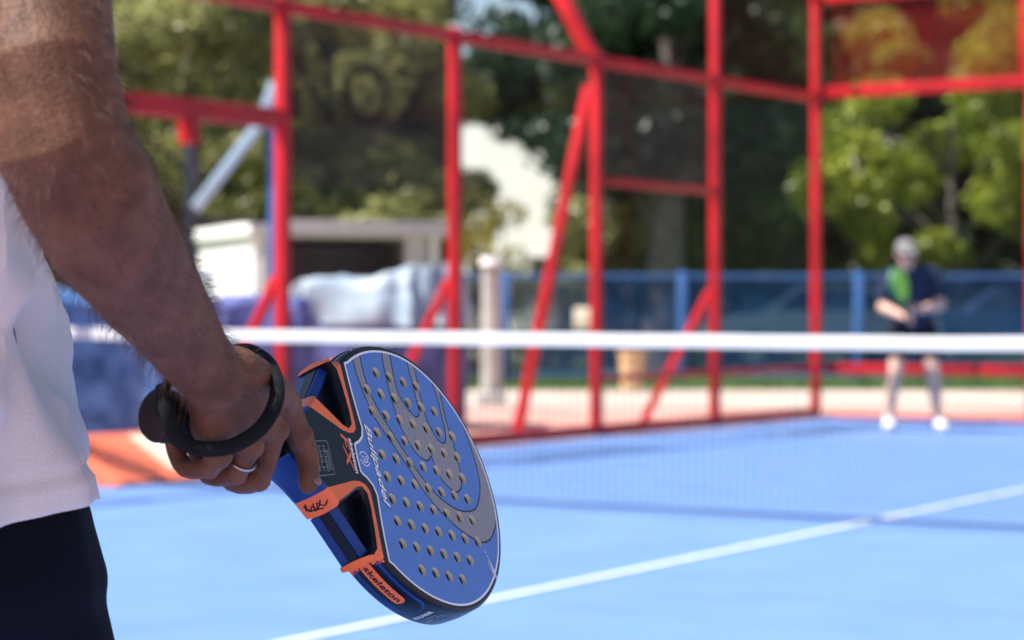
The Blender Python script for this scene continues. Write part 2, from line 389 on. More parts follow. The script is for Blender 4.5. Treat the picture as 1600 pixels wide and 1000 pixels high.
def text_mesh(body, size, shear=0.0, bold=0.0, space=1.0):
    c = bpy.data.curves.new('t', 'FONT'); c.body = body; c.size = size; c.shear = shear; c.offset = bold; c.space_character = space
    c.fill_mode = 'FRONT'; c.resolution_u = 4
    o = bpy.data.objects.new('t', c); COL.objects.link(o); dg = bpy.context.evaluated_depsgraph_get()
    me = bpy.data.meshes.new_from_object(o.evaluated_get(dg)); V = [tuple(v.co) for v in me.vertices]; F = [tuple(p.vertices) for p in me.polygons]
    bpy.data.objects.remove(o); bpy.data.curves.remove(c); bpy.data.meshes.remove(me)
    return V, F
# faint dark letters on one screen
V, F = text_mesh('NOZ', .62, 0, .012, 1.1)
xs = [v[0] for v in V]; wd = max(xs)-min(xs); y0 = Y[4]+.10
mb = MB(); mb.add([(-.068, y0+(v[0]-min(xs))/wd*1.66, 2.28+v[1]) for v in V], F); mb.build('screen_lettering', veil('dark_lettering', (.005, .004, .005), .72), side)

back = thing('glass_back_wall', 'far red framed glass wall behind the player in the dark shirt', 'glass wall', (5, 10, 0))
for k in range(1, 6):
    MB().box((2.045*k, 10.05, 2.0), (PW, PW, 4.0), bev=.006).build('post', M['red'], back, True)
for k in range(5):
    a, b = 2.045*k+PW/2, 2.045*(k+1)-PW/2
    if k == 0: a = .005
    xm = (a+b)/2
    for z, hgt, nm in ((3.05, .11, 'middle_rail'), (3.93, .09, 'top_rail'), (.02, .04, 'base_rail')):
        MB().box((xm, 10.05, z), (b-a, .06, hgt), bev=.005).build(nm, M['red'], back, True)
    MB().box((xm, 10.13, .46), (b-a, .05, .10), bev=.005).build('lower_rail', M['red'], back, True)
    if k: MB().box((a+.03, 10.046, 3.495), (.06, .05, .77), bev=.004).build('panel_stile', M['red'], back, True)
    MB().box((b-.03, 10.046, 3.495), (.06, .05, .77), bev=.004).build('panel_stile', M['red'], back, True)
    MB().box((xm, 10.05, 1.5175), (b-a-.01, .012, 2.945)).build('glass_pane', M['glass'], back)
    mb = MB(); nn = 34
    for i in range(nn): mb.beam((a+.06+(b-a-.12)*i/(nn-1), 10.07, 3.11), (a+.06+(b-a-.12)*i/(nn-1), 10.07, 3.88), .004, .004)
    for j in range(15): mb.beam((a+.06, 10.075, 3.13+.74*j/14), (b-.06, 10.075, 3.13+.74*j/14), .004, .004)
    tag(mb.build('wire_mesh', M['red'], back), kind='stuff')
    MB().add([(a+.06, 10.09, 3.1), (b-.06, 10.09, 3.1), (b-.06, 10.095, 3.89), (a+.06, 10.095, 3.89)], [(0, 1, 2, 3)]).build('wind_screen', M['brown_net2'], back)

kb = thing('sloping_pad', 'low sloping orange red pad with a pale cream patch at the foot of the wall', 'pad', (.09, .5, 0))
def ramp(y0, y1, mt, nm, lift=0.0, a=0.0, c=1.0):
    P = lambda q: (.02+.46*q+lift*.5, .275-.255*q+lift)
    (xa, za), (xc, zc) = P(a), P(c)
    pts = [(xa, za), (xc, zc), (xc, zc-.018), (xa, max(.004, za-.27) if a == 0 else za-.004)]
    vs = [(x, y, max(z, .004)) for y in (y0, y1) for x, z in pts]
    MB().add(vs, [(0, 1, 2, 3), (7, 6, 5, 4), (0, 4, 5, 1), (1, 5, 6, 2), (2, 6, 7, 3), (3, 7, 4, 0)]).build(nm, mt, kb)
ramp(-.25, 1.26, M['board'], 'pad')
ramp(.34, .96, M['cream'], 'printed_patch', .004, .06, .80)
ramp(1.265, 1.42, M['red'], 'end_cap')

# ------------------------------------------------------------------ net
NY = -0.16
net = thing('padel_net', 'black padel net with a broad white tape stretched across the court', 'net', (5, NY, 0))
def tape_mid(x):
    t = abs(x-5.18)/5.0; return .852+.020*t**1.5
n = 60
mb = MB()
for i in range(n):
    x0 = .03+9.94*i/n; x1 = .03+9.94*(i+1)/n
    for sgn in (-1, 1):
        pass
vs = []; fs = []
for i in range(n+1):
    x = .03+9.94*i/n; z = tape_mid(x)
    for dy, dz in ((-.007, -.030), (-.009, 0), (-.006, .026), (0, .031), (.006, .026), (.009, 0), (.007, -.030)):
        vs.append((x, NY+dy+.0015*math.sin(i*2.3), z+dz+.001*math.sin(i*1.3)))
for i in range(n):
    for j in range(7): fs.append((i*7+j, (i+1)*7+j, (i+1)*7+(j+1) % 7, i*7+(j+1) % 7))
mb.add(vs, fs).build('tape', M['white'], net, True)
mb = MB(); st = .045
k = int(9.9/st)
for i in range(k+1):
    x = .05+i*st; mb.beam((x, NY, .03), (x, NY, tape_mid(x)-.03), .0022, .0022)
for j in range(19):
    for i in range(30):
        x0 = .05+9.9*i/30; x1 = .05+9.9*(i+1)/30
        f_ = .035+(j)/18*.0; za = .035+(tape_mid(x0)-.075)*j/18; zb = .035+(tape_mid(x1)-.075)*j/18
        mb.beam((x0, NY+.002, za), (x1, NY+.002, zb), .0022, .0022)
tag(mb.build('net_mesh', M['cord'], net), kind='stuff')
MB().tube([(.05+9.9*i/20, NY, .03) for i in range(21)], .006, 6).build('bottom_cord', M['cord'], net, True)
for x in (-.0, 10.0):
    MB().tube([(x, NY, 0), (x, NY, .90)], .028, 14).build('net_post', M['navy_steel'], net, True)

# ------------------------------------------------------------------ things beyond the court
fence = thing('blue_fence', 'long blue windscreen fence on bright blue posts beyond the lawn', 'fence', (6, 34, 0), LF)
fx = [-2.62+2.5*k for k in range(-1, 12)]
for k, x in enumerate(fx):
    x += .03
    MB().box((x, 34, .78), (.12, .08, 1.56), bev=.01).build('post', M['blue_post'], fence, True)
    if k < len(fx)-1:
        for z in (.10, 1.50): MB().box((x+1.25, 34, z), (2.36, .04, .05)).build('rail', M['blue_post'], fence)
        n = 12; vs = []; fs = []
        for i in range(n+1):
            for j in range(4): vs.append((x+.07+2.36*i/n, 34.03+.02*math.sin(i*1.1+j*.9+k), .13+1.34*j/3))
        for i in range(n):
            for j in range(3): fs.append((i*4+j, (i+1)*4+j, (i+1)*4+j+1, i*4+j+1))
        MB().add(vs, fs).build('windscreen_panel', M['blue_net'], fence, True)

PX0 = lambda px, d: (px-800)/3751*d
# white kiosk with a dark open front
ko = thing('white_kiosk', 'white flat roofed kiosk with a wide dark open front behind the glass wall', 'kiosk', (-2.3, 33, 0), LF)
KM = Matrix.Rotation(math.radians(20), 3, 'Z')
def kbox(nm, c, s, m, bev=0):
    c = KM @ Vector(c); MB().box((c.x-2.25, c.y+33, c.z), s, KM, bev=bev).build(nm, m, ko, bev > 0)
KH = 2.0
kbox('side_wall', (-1.46, .95, KH/2), (.10, 3.3, KH), M['kiosk'])
kbox('side_wall', (1.02, .95, KH/2), (.10, 3.3, KH), M['kiosk'])
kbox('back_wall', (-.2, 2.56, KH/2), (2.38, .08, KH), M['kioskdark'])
kbox('roof', (-.22, .9, KH+.085), (2.78, 3.7, .17), M['kiosk'], .02)
kbox('roof_fascia', (-.22, -.97, KH+.10), (2.80, .03, .20), M['kiosktrim'], .008)
kbox('pillar', (-1.36, -.72, KH/2), (.12, .16, KH), M['kiosktrim'], .01)
kbox('pillar', (.74, -.70, KH/2), (.30, .14, KH), M['kiosktrim'], .01)
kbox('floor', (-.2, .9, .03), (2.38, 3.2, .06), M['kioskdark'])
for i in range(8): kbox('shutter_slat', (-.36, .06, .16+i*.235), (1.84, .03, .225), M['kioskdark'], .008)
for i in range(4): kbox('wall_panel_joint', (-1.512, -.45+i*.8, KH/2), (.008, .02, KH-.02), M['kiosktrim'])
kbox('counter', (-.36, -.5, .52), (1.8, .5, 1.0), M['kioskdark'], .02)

ho = thing('bright_gap_block', 'added white house shape standing in for the overbright gap in the trees', 'stand-in', (PX0(800, 50), 50, 0), LF)  # added house shape; its sunlit white stands in for the overexposed gap
hx0 = PX0(800, 50); HR3 = Matrix.Rotation(math.radians(-24), 3, 'Z')
def hbox(nm, c, s_, m, bev=0):
    c = HR3 @ Vector(c); return MB().box((hx0+c.x, 50+c.y, c.z), s_, HR3, bev=bev).build(nm, m, ho, bev > 0)
hbox('wall', (0, 2, 2.9), (2.3, 4.0, 5.8), M['kiosk'])
mbh = MB(); P6 = [(-1.35, -.3, 5.8), (1.35, -.3, 5.8), (1.35, 4.3, 5.8), (-1.35, 4.3, 5.8), (-1.35, 2, 6.8), (1.35, 2, 6.8)]
mbh.add([HR3 @ Vector(q)+Vector((hx0, 50, 0)) for q in P6], [(3, 2, 1, 0), (0, 1, 5, 4), (2, 3, 4, 5), (1, 2, 5), (3, 0, 4)]).build('roof', M['kiosktrim'], ho)
for x in (-.7, .7):
    wn = hbox('window', (x, -.01, 1.7), (.6, .06, .9), M['kiosktrim']); 
    hbox('pane', (x, -.045, 1.7), (.5, .02, .8), M['carglass'])

def covered_heap(name, label, cx, cy, hx, hy, hz, m, seed, pale=None, frame=LF, rot=0.0, slope=0.0):
    """a tarpaulin draped over stacked gear: rounded box pushed in and out by folds"""
    t = thing(name, label, 'tarpaulin', (cx, cy, 0), frame)
    def cover(z0, infl, mtl, nm, sag):
        nu, nv = 96, 34; vs = []; fs = []
        for j in range(nv+1):
            q = j/nv                                  # 0 bottom edge .. 1 centre of top
            for i in range(nu):
                a = 2*math.pi*i/nu
                ca, sa = math.cos(a), math.sin(a); e = .45
                X = math.copysign(abs(ca)**e, ca); Yy = math.copysign(abs(sa)**e, sa)
                if q < .62:
                    k = q/.62; r = 1.0+.10*(1-k); z = z0+(hz-z0)*(1-(1-k)**1.25)*.97
                    fold = (.11*math.sin(a*9+seed+2.2*k+1.5*math.sin(a*3+seed))+.06*math.sin(a*21+seed*2-3*k))*(1-k*.55)
                else:
                    k = (q-.62)/.38; r = (1-k)**.8; z = hz*(.97+.03*math.sin(k*math.pi/2)); fold = 0
                nz = noise.noise(Vector((X*r*2+seed, Yy*r*2, z*2.2)))
                zz = z+(.09*nz+.05*noise.noise(Vector((X*r*5+seed, Yy*r*5, seed)))+slope*X*r*.5)*min(1, max(0, (z-z0)/.25))
                if j == 0: zz = z0+sag*max(0, noise.noise(Vector((math.cos(a)*2, math.sin(a)*2, seed))))*.8
                x = (hx+infl)*X*(r+fold*.8)+.05*nz; y = (hy+infl)*Yy*(r+fold)
                cr, sr = math.cos(rot), math.sin(rot)
                vs.append((cx+cr*x-sr*y, cy+sr*x+cr*y, zz+(infl if q > .4 else 0)))
        for j in range(nv):
            for i in range(nu): fs.append((j*nu+i, j*nu+(i+1) % nu, (j+1)*nu+(i+1) % nu, (j+1)*nu+i))
        fs.append(tuple(nv*nu+i for i in range(nu)))
        MB().add(vs, fs).build(nm, mtl, t, True)
    cover(0.0, 0, m, 'drape', 0)
    if pale: cover(hz*.70, .04, pale, 'top_sheet', .35)
    return t
covered_heap('covered_stack', 'stack of gear under a violet tarpaulin with a pale blue sheet over its top', -1.27, 21.2, .72, .6, 1.24, M['tarp_violet'], 1.3, M['tarp_pale'], slope=.18, rot=-.2)
covered_heap('covered_stack', 'blue tarpaulin heap beside the gripping hand, behind the net end', -2.98, 16.6, .62, .5, 1.12, M['tarp_blue'], 4.1, rot=.3, slope=-.12)
covered_heap('covered_stack', 'small lavender tarpaulin heap between the arm and a red brace', -2.05, 18.9, .42, .4, 1.10, M['tarp_violet'], 7.7, rot=.1)

fr = thing('brace_frame', 'pale blue steel frame with a slanting brace behind the arm', 'frame', (-3.0, 24, 0), LF)
MB().box((-3.22, 24, 1.35), (.09, .09, 2.7), bev=.008).build('post', M['navy_steel'], fr, True)
MB().box((-2.38, 24, 1.63), (.10, .09, 3.26), bev=.008).build('post', M['blue_post'], fr, True)
MB().beam((-3.16, 23.93, 2.02), (-2.52, 23.93, 2.86), .11, .05, up=(0, 1, 0), bev=.006).build('brace', M['paleblue'], fr, True)
MB().beam((-2.515, 23.93, 2.85), (-2.36, 23.93, 3.28), .11, .052, up=(0, 1, 0), bev=.006).build('brace', M['paleblue'], fr, True)
MB().box((-2.8, 24, 1.9), (.84, .05, .05)).build('cross_bar', M['navy_steel'], fr)

wp = thing('white_column', 'short white round column with a cap left of the blue fence end', 'column', (-.22, 26, 0), LF)
MB().tube([(-.22, 26, 0), (-.22, 26, 1.50)], [.115, .10], 18, round_ends=False).build('shaft', M['pillar'], wp, True)
MB().tube([(-.22, 26, 1.50), (-.22, 26, 1.58)], [.135, .11], 18, round_ends=False).build('cap', M['kiosk'], wp, True)
MB().box((-.22, 26, .06), (.32, .32, .12), bev=.015).build('base', M['kiosktrim'], wp, True)

sg = thing('cream_sign', 'small blank cream board on a thin stake beside a dark red post', 'sign', (.98, 31, 0), LF)
MB().box((.98, 31, .90), (.36, .03, .28), bev=.01).build('board', M['cream'], sg, True)
MB().box((.98, 31.02, .40), (.03, .03, .80)).build('stake', M['navy_steel'], sg)
bn = thing('peach_bin', 'peach orange plastic bin on the paving beyond the wall', 'bin', (1.50, 30, 0), LF)
MB().tube([(1.5, 30, .03), (1.5, 30, .46)], [.14, .165], 20, round_ends=False).build('bucket', M['peach'], bn, True)
MB().tube([(1.5, 30, .46), (1.5, 30, .50)], [.18, .175], 20, round_ends=False).build('rim', M['peach'], bn, True)

def car(name, label, cx, cy, m, rot):
    t = thing(name, label, 'car', (cx, cy, 0), LF @ Matrix.Identity(4))
    cr, sr = math.cos(rot), math.sin(rot)
    def P(x, y, z): return (cx+cr*x-sr*y, cy+sr*x+cr*y, z)
    prof = [(-2.05, .35), (-2.1, .62), (-2.0, .88), (-1.15, .97), (-.45, 1.40), (.75, 1.45), (1.55, 1.02), (2.0, .92), (2.08, .55), (2.02, .33)]
    def shell(nm, pr, w0, w1, mt):
        vs = []; N = len(pr)
        for s in (-1, 1):
            for x, z in pr: vs.append(P(x, s*(w0 if z < .98 else w1), z))
        fs = [tuple(range(N-1, -1, -1)), tuple(range(N, 2*N))]+[(i, (i+1) % N, N+(i+1) % N, N+i) for i in range(N)]
        return MB().add(vs, fs).build(nm, mt, t)
    body = shell('body', prof, .86, .68, m)
    for s in (-1, 1):
        vs = [P(x, s*(.80 if z < 1.1 else .70), z) for x, z in ((-1.0, 1.02), (-.42, 1.36), (.72, 1.40), (1.35, 1.04))]
        MB().add([P(-.98, s*.835, 1.00), P(-.42, s*.697, 1.35), P(.70, s*.692, 1.39), P(1.30, s*.80, 1.06)], [(0, 1, 2, 3)]).build('side_window', M['carglass'], t)
        for x in (-1.3, 1.3):
            mb = MB(); a = P(x, s*.70, .32); b = P(x, s*.88, .32)
            wh = mb.tube([a, b], .32, 20, round_ends=False).build('wheel', M['tyre'], t, True)
            MB().tube([b, P(x, s*.895, .32)], .2, 16, round_ends=False).build('rim', M['rim'], wh, True).location = (0, 0, 0)
    MB().add([P(-1.12, -.70, 1.0), P(-1.12, .70, 1.0), P(-.50, .62, 1.385), P(-.50, -.62, 1.385)], [(0, 1, 2, 3)]).build('windscreen', M['carglass'], t)
    for s in (-1, 1): MB().box(P(-2.06, s*.62, .68), (.12, .32, .14), Matrix.Rotation(rot, 3, 'Z'), bev=.03).build('headlight', M['kiosk'], t, True)
    return t
car('parked_car', 'pale silver car parked behind the blue fence near the slanting red brace', 5.0, 40.5, M['car1'], .25)
car('parked_car', 'blue car parked behind the fence to the right of the far player', 8.6, 41.5, M['car2'], .1)

# ------------------------------------------------------------------ trees
def leaves(name, centers, radii, per, size, m, parent, flat=.75):
    C = np.repeat(np.array(centers), per, 0); Rr = np.repeat(np.array(radii), per)[:, None]; n = len(C)
    d = rng.normal(size=(n, 3)); d /= np.linalg.norm(d, axis=1)[:, None]
    p = C+d*Rr*(rng.uniform(.35, 1, (n, 1))**.6)*np.array([1, 1, flat])
    nrm = rng.normal(size=(n, 3))+np.array([0, 0, .7]); nrm /= np.linalg.norm(nrm, axis=1)[:, None]
    a = np.cross(nrm, rng.normal(size=(n, 3))); a /= np.linalg.norm(a, axis=1)[:, None]; b = np.cross(nrm, a)
    s = size*rng.uniform(.6, 1.3, (n, 1))
    V = np.stack([p-a*s, p+b*s*.45+nrm*s*.12, p+a*s, p-b*s*.45+nrm*s*.12], 1).reshape(-1, 3)
    me = bpy.data.meshes.new(name); me.vertices.add(n*4); me.vertices.foreach_set('co', V.ravel())
    me.loops.add(n*4); me.loops.foreach_set('vertex_index', np.arange(n*4, dtype=np.int32))
    me.polygons.add(n); me.polygons.foreach_set('loop_start', np.arange(0, n*4, 4, dtype=np.int32))
    me.update(calc_edges=True); me.materials.append(m)
    return link(name, me, parent)
def tree(name, label, x, y, h, cz0, rad, m, nclump=46, per=150, size=.11, trunk=.2, lean=0.0, clump=.75, seed=0, bias=(0, 0)):
    t = thing(name, label, 'tree', (x, y, 0), LF, 'trees beyond the court')
    r = random.Random(seed+int(x*10)); mb = MB()
    fork = max(cz0*.9, h*.28)
    tp = [(x+lean*q*q+.06*math.sin(q*5+seed), y, h*.75*q-.05) for q in [i/8 for i in range(9)]]
    mb.tube(tp, [trunk*(1.25-q*1.05) if q else trunk*1.5 for q in [i/8 for i in range(9)]], 12)
    cs = []; rs = []
    for i in range(nclump):
        u = r.random(); zz = cz0+(h-cz0)*u; a = r.random()*2*math.pi
        prof = math.sqrt(max(.06, 1-((zz-(cz0+(h-cz0)*.42))/((h-cz0)*.62))**2))
        rr = rad*prof*math.sqrt(r.uniform(.12, 1))
        c = (x+bias[0]*(1-u)+rr*math.cos(a), y+bias[1]*(1-u)+rr*math.sin(a)*.9, zz-.3*rr/rad)
        cs.append(c); rs.append(clump*r.uniform(.6, 1.25))
    for i in range(0, len(cs), 3):
        c = cs[i]; q = min(.95, max(.3, (c[2]-.9)/(h*.75))); k = int(q*8); b = Vector(tp[k])
        e = Vector(c); mid = b.lerp(e, .5)+Vector((0, 0, .18))
        mb.tube([b, mid, e], [trunk*.38, trunk*.22, trunk*.08], 7)
    mb.build('trunk', M['bark'], t, True)
    leaves('crown', cs, rs, per, size, m, t)
    return t
PX = lambda px, d: (px-800)/3751*d
TL = [
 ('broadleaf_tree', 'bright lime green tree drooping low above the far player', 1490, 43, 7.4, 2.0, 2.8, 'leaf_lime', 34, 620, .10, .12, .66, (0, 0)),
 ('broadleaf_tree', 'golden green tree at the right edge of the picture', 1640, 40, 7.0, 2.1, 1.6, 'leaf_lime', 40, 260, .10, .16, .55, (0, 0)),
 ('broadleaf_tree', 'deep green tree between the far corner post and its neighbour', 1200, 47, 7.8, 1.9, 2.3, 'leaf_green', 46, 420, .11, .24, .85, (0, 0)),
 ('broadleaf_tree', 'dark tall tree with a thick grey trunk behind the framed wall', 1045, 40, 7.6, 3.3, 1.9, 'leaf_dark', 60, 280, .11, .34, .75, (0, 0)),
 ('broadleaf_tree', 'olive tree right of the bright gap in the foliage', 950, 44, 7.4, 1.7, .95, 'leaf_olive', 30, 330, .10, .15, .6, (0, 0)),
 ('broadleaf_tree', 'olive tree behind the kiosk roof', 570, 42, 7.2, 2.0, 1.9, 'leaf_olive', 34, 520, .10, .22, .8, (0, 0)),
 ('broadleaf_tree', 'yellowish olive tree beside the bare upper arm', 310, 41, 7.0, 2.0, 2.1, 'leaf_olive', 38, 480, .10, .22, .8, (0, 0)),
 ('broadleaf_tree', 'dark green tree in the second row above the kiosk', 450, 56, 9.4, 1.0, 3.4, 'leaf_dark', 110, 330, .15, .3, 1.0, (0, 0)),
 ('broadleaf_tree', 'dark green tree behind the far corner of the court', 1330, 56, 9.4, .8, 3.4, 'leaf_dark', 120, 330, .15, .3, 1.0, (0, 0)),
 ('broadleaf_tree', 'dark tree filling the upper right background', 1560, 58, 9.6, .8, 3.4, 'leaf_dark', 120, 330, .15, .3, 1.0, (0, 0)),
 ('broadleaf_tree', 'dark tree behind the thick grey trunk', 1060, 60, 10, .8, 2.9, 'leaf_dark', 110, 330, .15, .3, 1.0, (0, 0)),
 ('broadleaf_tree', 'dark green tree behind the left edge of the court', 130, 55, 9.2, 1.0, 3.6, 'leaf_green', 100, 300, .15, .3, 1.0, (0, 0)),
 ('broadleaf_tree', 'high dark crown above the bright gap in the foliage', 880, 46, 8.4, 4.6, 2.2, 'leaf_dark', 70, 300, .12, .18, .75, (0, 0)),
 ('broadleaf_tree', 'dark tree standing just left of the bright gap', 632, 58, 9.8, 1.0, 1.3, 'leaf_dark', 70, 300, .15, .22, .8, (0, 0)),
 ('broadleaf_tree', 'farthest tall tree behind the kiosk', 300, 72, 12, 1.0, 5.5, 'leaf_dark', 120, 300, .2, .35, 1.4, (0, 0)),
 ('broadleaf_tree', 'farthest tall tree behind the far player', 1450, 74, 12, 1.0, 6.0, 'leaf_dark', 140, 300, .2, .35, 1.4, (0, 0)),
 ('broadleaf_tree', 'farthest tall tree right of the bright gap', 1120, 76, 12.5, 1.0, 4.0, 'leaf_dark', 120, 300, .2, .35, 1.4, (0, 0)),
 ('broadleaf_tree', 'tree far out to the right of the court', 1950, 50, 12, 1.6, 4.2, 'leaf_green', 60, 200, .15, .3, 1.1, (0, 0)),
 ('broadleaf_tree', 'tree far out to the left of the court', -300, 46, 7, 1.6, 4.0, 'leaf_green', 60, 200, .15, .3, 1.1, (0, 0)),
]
for i, (nm, lb, px, d, h, z0, rad, m, nc, per, sz, tr, cl, bias) in enumerate(TL):
    tree(nm, lb, PX(px, d), d, h, z0, rad, M[m], nc, per, sz, tr, 0, cl, i*3+1, bias)
def shrub(label, px, d, h, rad, m, seed):
    t = thing('shrub', label, 'shrub', (PX(px, d), d, 0), LF, 'shrubs beyond the court'); r = random.Random(seed); x = PX(px, d)
    cs = [(x+r.uniform(-rad, rad), d+r.uniform(-.5, .5), .25+(h-.3)*r.random()) for i in range(16)]
    mb = MB()
    for c in cs[:6]: mb.tube([(x, d, 0), (c[0], c[1], c[2])], [.03, .01], 6)
    mb.build('stem', M['bark'], t, True); leaves('foliage', cs, [.35]*16, 150, .06, M[m], t)
for args in (('yellow green shrub at the foot of the bright gap', 772, 36, 2.6, .38, 'leaf_yellow', 1), ('dark shrub behind the fence beside the grey trunk', 980, 44, 1.9, .9, 'leaf_dark', 2),
             ('low dark shrub behind the fence left of the far player', 1250, 44, 1.8, 1.6, 'leaf_dark', 3), ('dark shrub behind the fence right of the far player', 1540, 46, 2.0, 1.6, 'leaf_dark', 4),
             ('olive shrub between the white column and the fence', 850, 40, 1.7, .7, 'leaf_olive', 5), ('olive shrub on top of the bank behind the kiosk', 620, 38, 2.9, .9, 'leaf_olive', 6),
             ('olive shrub behind the left corner of the kiosk', 380, 39, 2.9, .9, 'leaf_olive', 7)):
    shrub(*args)

# ------------------------------------------------------------------ people
def finger(mb, pts, r0, r1):
    P = smoothpath(pts, 3); n = len(P)
    mb.tube(P, [r0+(r1-r0)*i/(n-1) for i in range(n)], 12)

def head_parts(person, c, fwd, skin, s=1.0, hairm=None, glasses=False, cap=False):
    """returns volumes for the skin; adds hair, eyes, cap as children afterwards"""
    f = Vector(fwd).normalized(); up = Vector((0, 0, 1)); up = (up-f*up.dot(f)).normalized(); r = f.cross(up)
    Rm = Matrix((r, f, up)).transposed(); c = Vector(c)
    mb = MB()
    mb.ball(c+Rm @ Vector((0, -.012, .03))*s, (.077*s, .096*s, .092*s), Rm)
    mb.ball(c+Rm @ Vector((0, .012, -.035))*s, (.062*s, .078*s, .080*s), Rm)
    mb.ball(c+Rm @ Vector((0, .050, -.085))*s, (.030*s, .032*s, .026*s), Rm)
    mb.tube([c+Rm @ Vector((0, .082, .012))*s, c+Rm @ Vector((0, .108, -.030))*s], [.009*s, .016*s], 10)
    mb.tube([c+Rm @ Vector((-.03, .078, .024))*s, c+Rm @ Vector((.03, .078, .024))*s], .014*s, 10)
    for q in (-1, 1): mb.ball(c+Rm @ Vector((q*.080, -.005, -.005))*s, (.010*s, .020*s, .032*s), Rm)
    def extras():
        mm = MB(); mm.tube([c+Rm @ Vector((x, .092-abs(x)*.5, -.058))*s for x in (-.024, -.01, 0, .01, .024)], [.003*s, .006*s, .0055*s, .006*s, .003*s], 8)
        mm.build('mouth', M['lip'], person, True)
        for q in (-1, 1):
            e = MB(); e.ball(c+Rm @ Vector((q*.032, .074, .004))*s, .012*s, Rm, n=12); e.build('eye', M['shoe'], person, True)
        if hairm:
            h = MB(); h.ball(c+Rm @ Vector((0, -.024, .042))*s, (.084*s, .098*s, .092*s), Rm, n=24); h.build('hair', hairm, person, True)
        if glasses:
            g_ = MB()
            for q in (-1, 1): g_.ball(c+Rm @ Vector((q*.034, .092, .004))*s, (.028*s, .008*s, .021*s), Rm)
            g_.tube([c+Rm @ Vector((x, y, .008))*s for x, y in ((-.085, -.01), (-.072, .06), (0, .1), (.072, .06), (.085, -.01))], .003*s, 6)
            g_.build('sunglasses', M['lens'], person, True)
        if cap:
            k = MB(); k.ball(c+Rm @ Vector((0, -.010, .050))*s, (.090*s, .106*s, .080*s), Rm, n=24)
            k.tube([c+Rm @ Vector((0, .06, .060))*s, c+Rm @ Vector((0, .125, .052))*s, c+Rm @ Vector((0, .165, .036))*s], [(.07*s, .007*s), (.072*s, .006*s), (.045*s, .005*s)], 16, ref=r)
            k.build('cap', M['cap'], person, True)
    return mb, extras

# -- the far player, facing the camera in a ready crouch
FP = Vector((3.375, 20.2, 0))
LFP = LF @ Matrix.Translation(FP)
p2 = thing('person', 'far player in dark shirt and grey cap holding a lime green racket in both hands', 'person', (0, 0, 0), LFP)
hb, hx_ = head_parts(p2, (-.09, -.20, 1.475), (-.05, -1, -.22), M['skin2'], 1.0, M['hair'], True, True)
b = hb
b.tube([(-.085, -.16, 1.40), (-.05, -.10, 1.28)], [.055, .062], 12)
b.tube([(-.03, -.07, 1.27), (-.015, -.01, 1.10), (0, .06, .92)], [(.16, .10), (.15, .105), (.155, .115)], 18, ref=(1, 0, 0))
for s, an, kn, hp in ((-1, (-.20, 0, .09), (-.165, -.10, .48), (-.095, .05, .88)), (1, (.205, 0, .09), (.155, -.10, .48), (.095, .05, .88))):
    b.tube([hp, Vector(hp).lerp(Vector(kn), .5), kn], [.092, .08, .058], 14)
    k = Vector(kn); a = Vector(an)
    b.tube([k, k.lerp(a, .3)+Vector((0, .02, 0)), k.lerp(a, .75), a], [.056, .060, .040, .036], 14)
    b.tube([a+Vector((0, .03, -.045)), a+Vector((s*.03, -.14, -.055))], [.036, .032], 10)
arms = {-1: [(-.20, -.08, 1.30), (-.275, -.12, 1.03), (-.135, -.33, .955)], 1: [(.165, -.08, 1.31), (.205, -.15, 1.045), (-.02, -.33, 1.01)]}
for s, (sh, el, wr) in arms.items():
    sh, el, wr = Vector(sh), Vector(el), Vector(wr)
    b.tube([sh, sh.lerp(el, .5), el], [.058, .048, .042], 12)
    b.tube([el, el.lerp(wr, .35), wr], [.044, .043, .029], 12)
    hd = (wr-el).normalized(); pc = wr+hd*.045
    b.tube([wr, pc], [(.026, .03), (.02, .038)], 12)
    for k in range(4):
        o = Vector((0, 0, .033-.022*k)); q = pc+hd*.03+o
        finger(b, [q, q+hd*.03+Vector((0, -.02, 0)), q+hd*.035+Vector((s*-.0, .015, 0)), q+hd*.012+Vector((0, .028, 0))], .0095, .008)
    finger(b, [wr+hd*.02+Vector((0, -.01, .03)), pc+Vector((0, -.02, .05)), pc+hd*.03+Vector((0, -.01, .055))], .011, .009)
remesh(b, 'body', M['skin2'], .008, p2, 3)
hx_()
c = MB()
c.tube([(-.05, -.105, 1.30), (-.03, -.07, 1.22), (-.012, .0, 1.06), (0, .06, .90)], [(.165, .10), (.185, .122), (.175, .128), (.182, .14)], 22, ref=(1, 0, 0))
c.tube([(-.10, -.09, 1.325), (-.205, -.085, 1.29), (-.262, -.11, 1.13)], [.07, .075, .066], 14)
c.tube([(.06, -.09, 1.335), (.168, -.085, 1.30), (.198, -.13, 1.15)], [.07, .075, .066], 14)
remesh(c, 'shirt', M['navyshirt'], .01, p2, 4)
c = MB()
c.tube([(0, .055, .96), (0, .06, .84)], [(.17, .128), (.175, .135)], 22, ref=(1, 0, 0))
for s in (-1, 1): c.tube([(s*.095, .05, .87), (s*.135, -.03, .66)], [.105, .108], 16)
remesh(c, 'shorts', M['blackshort'], .01, p2, 4)
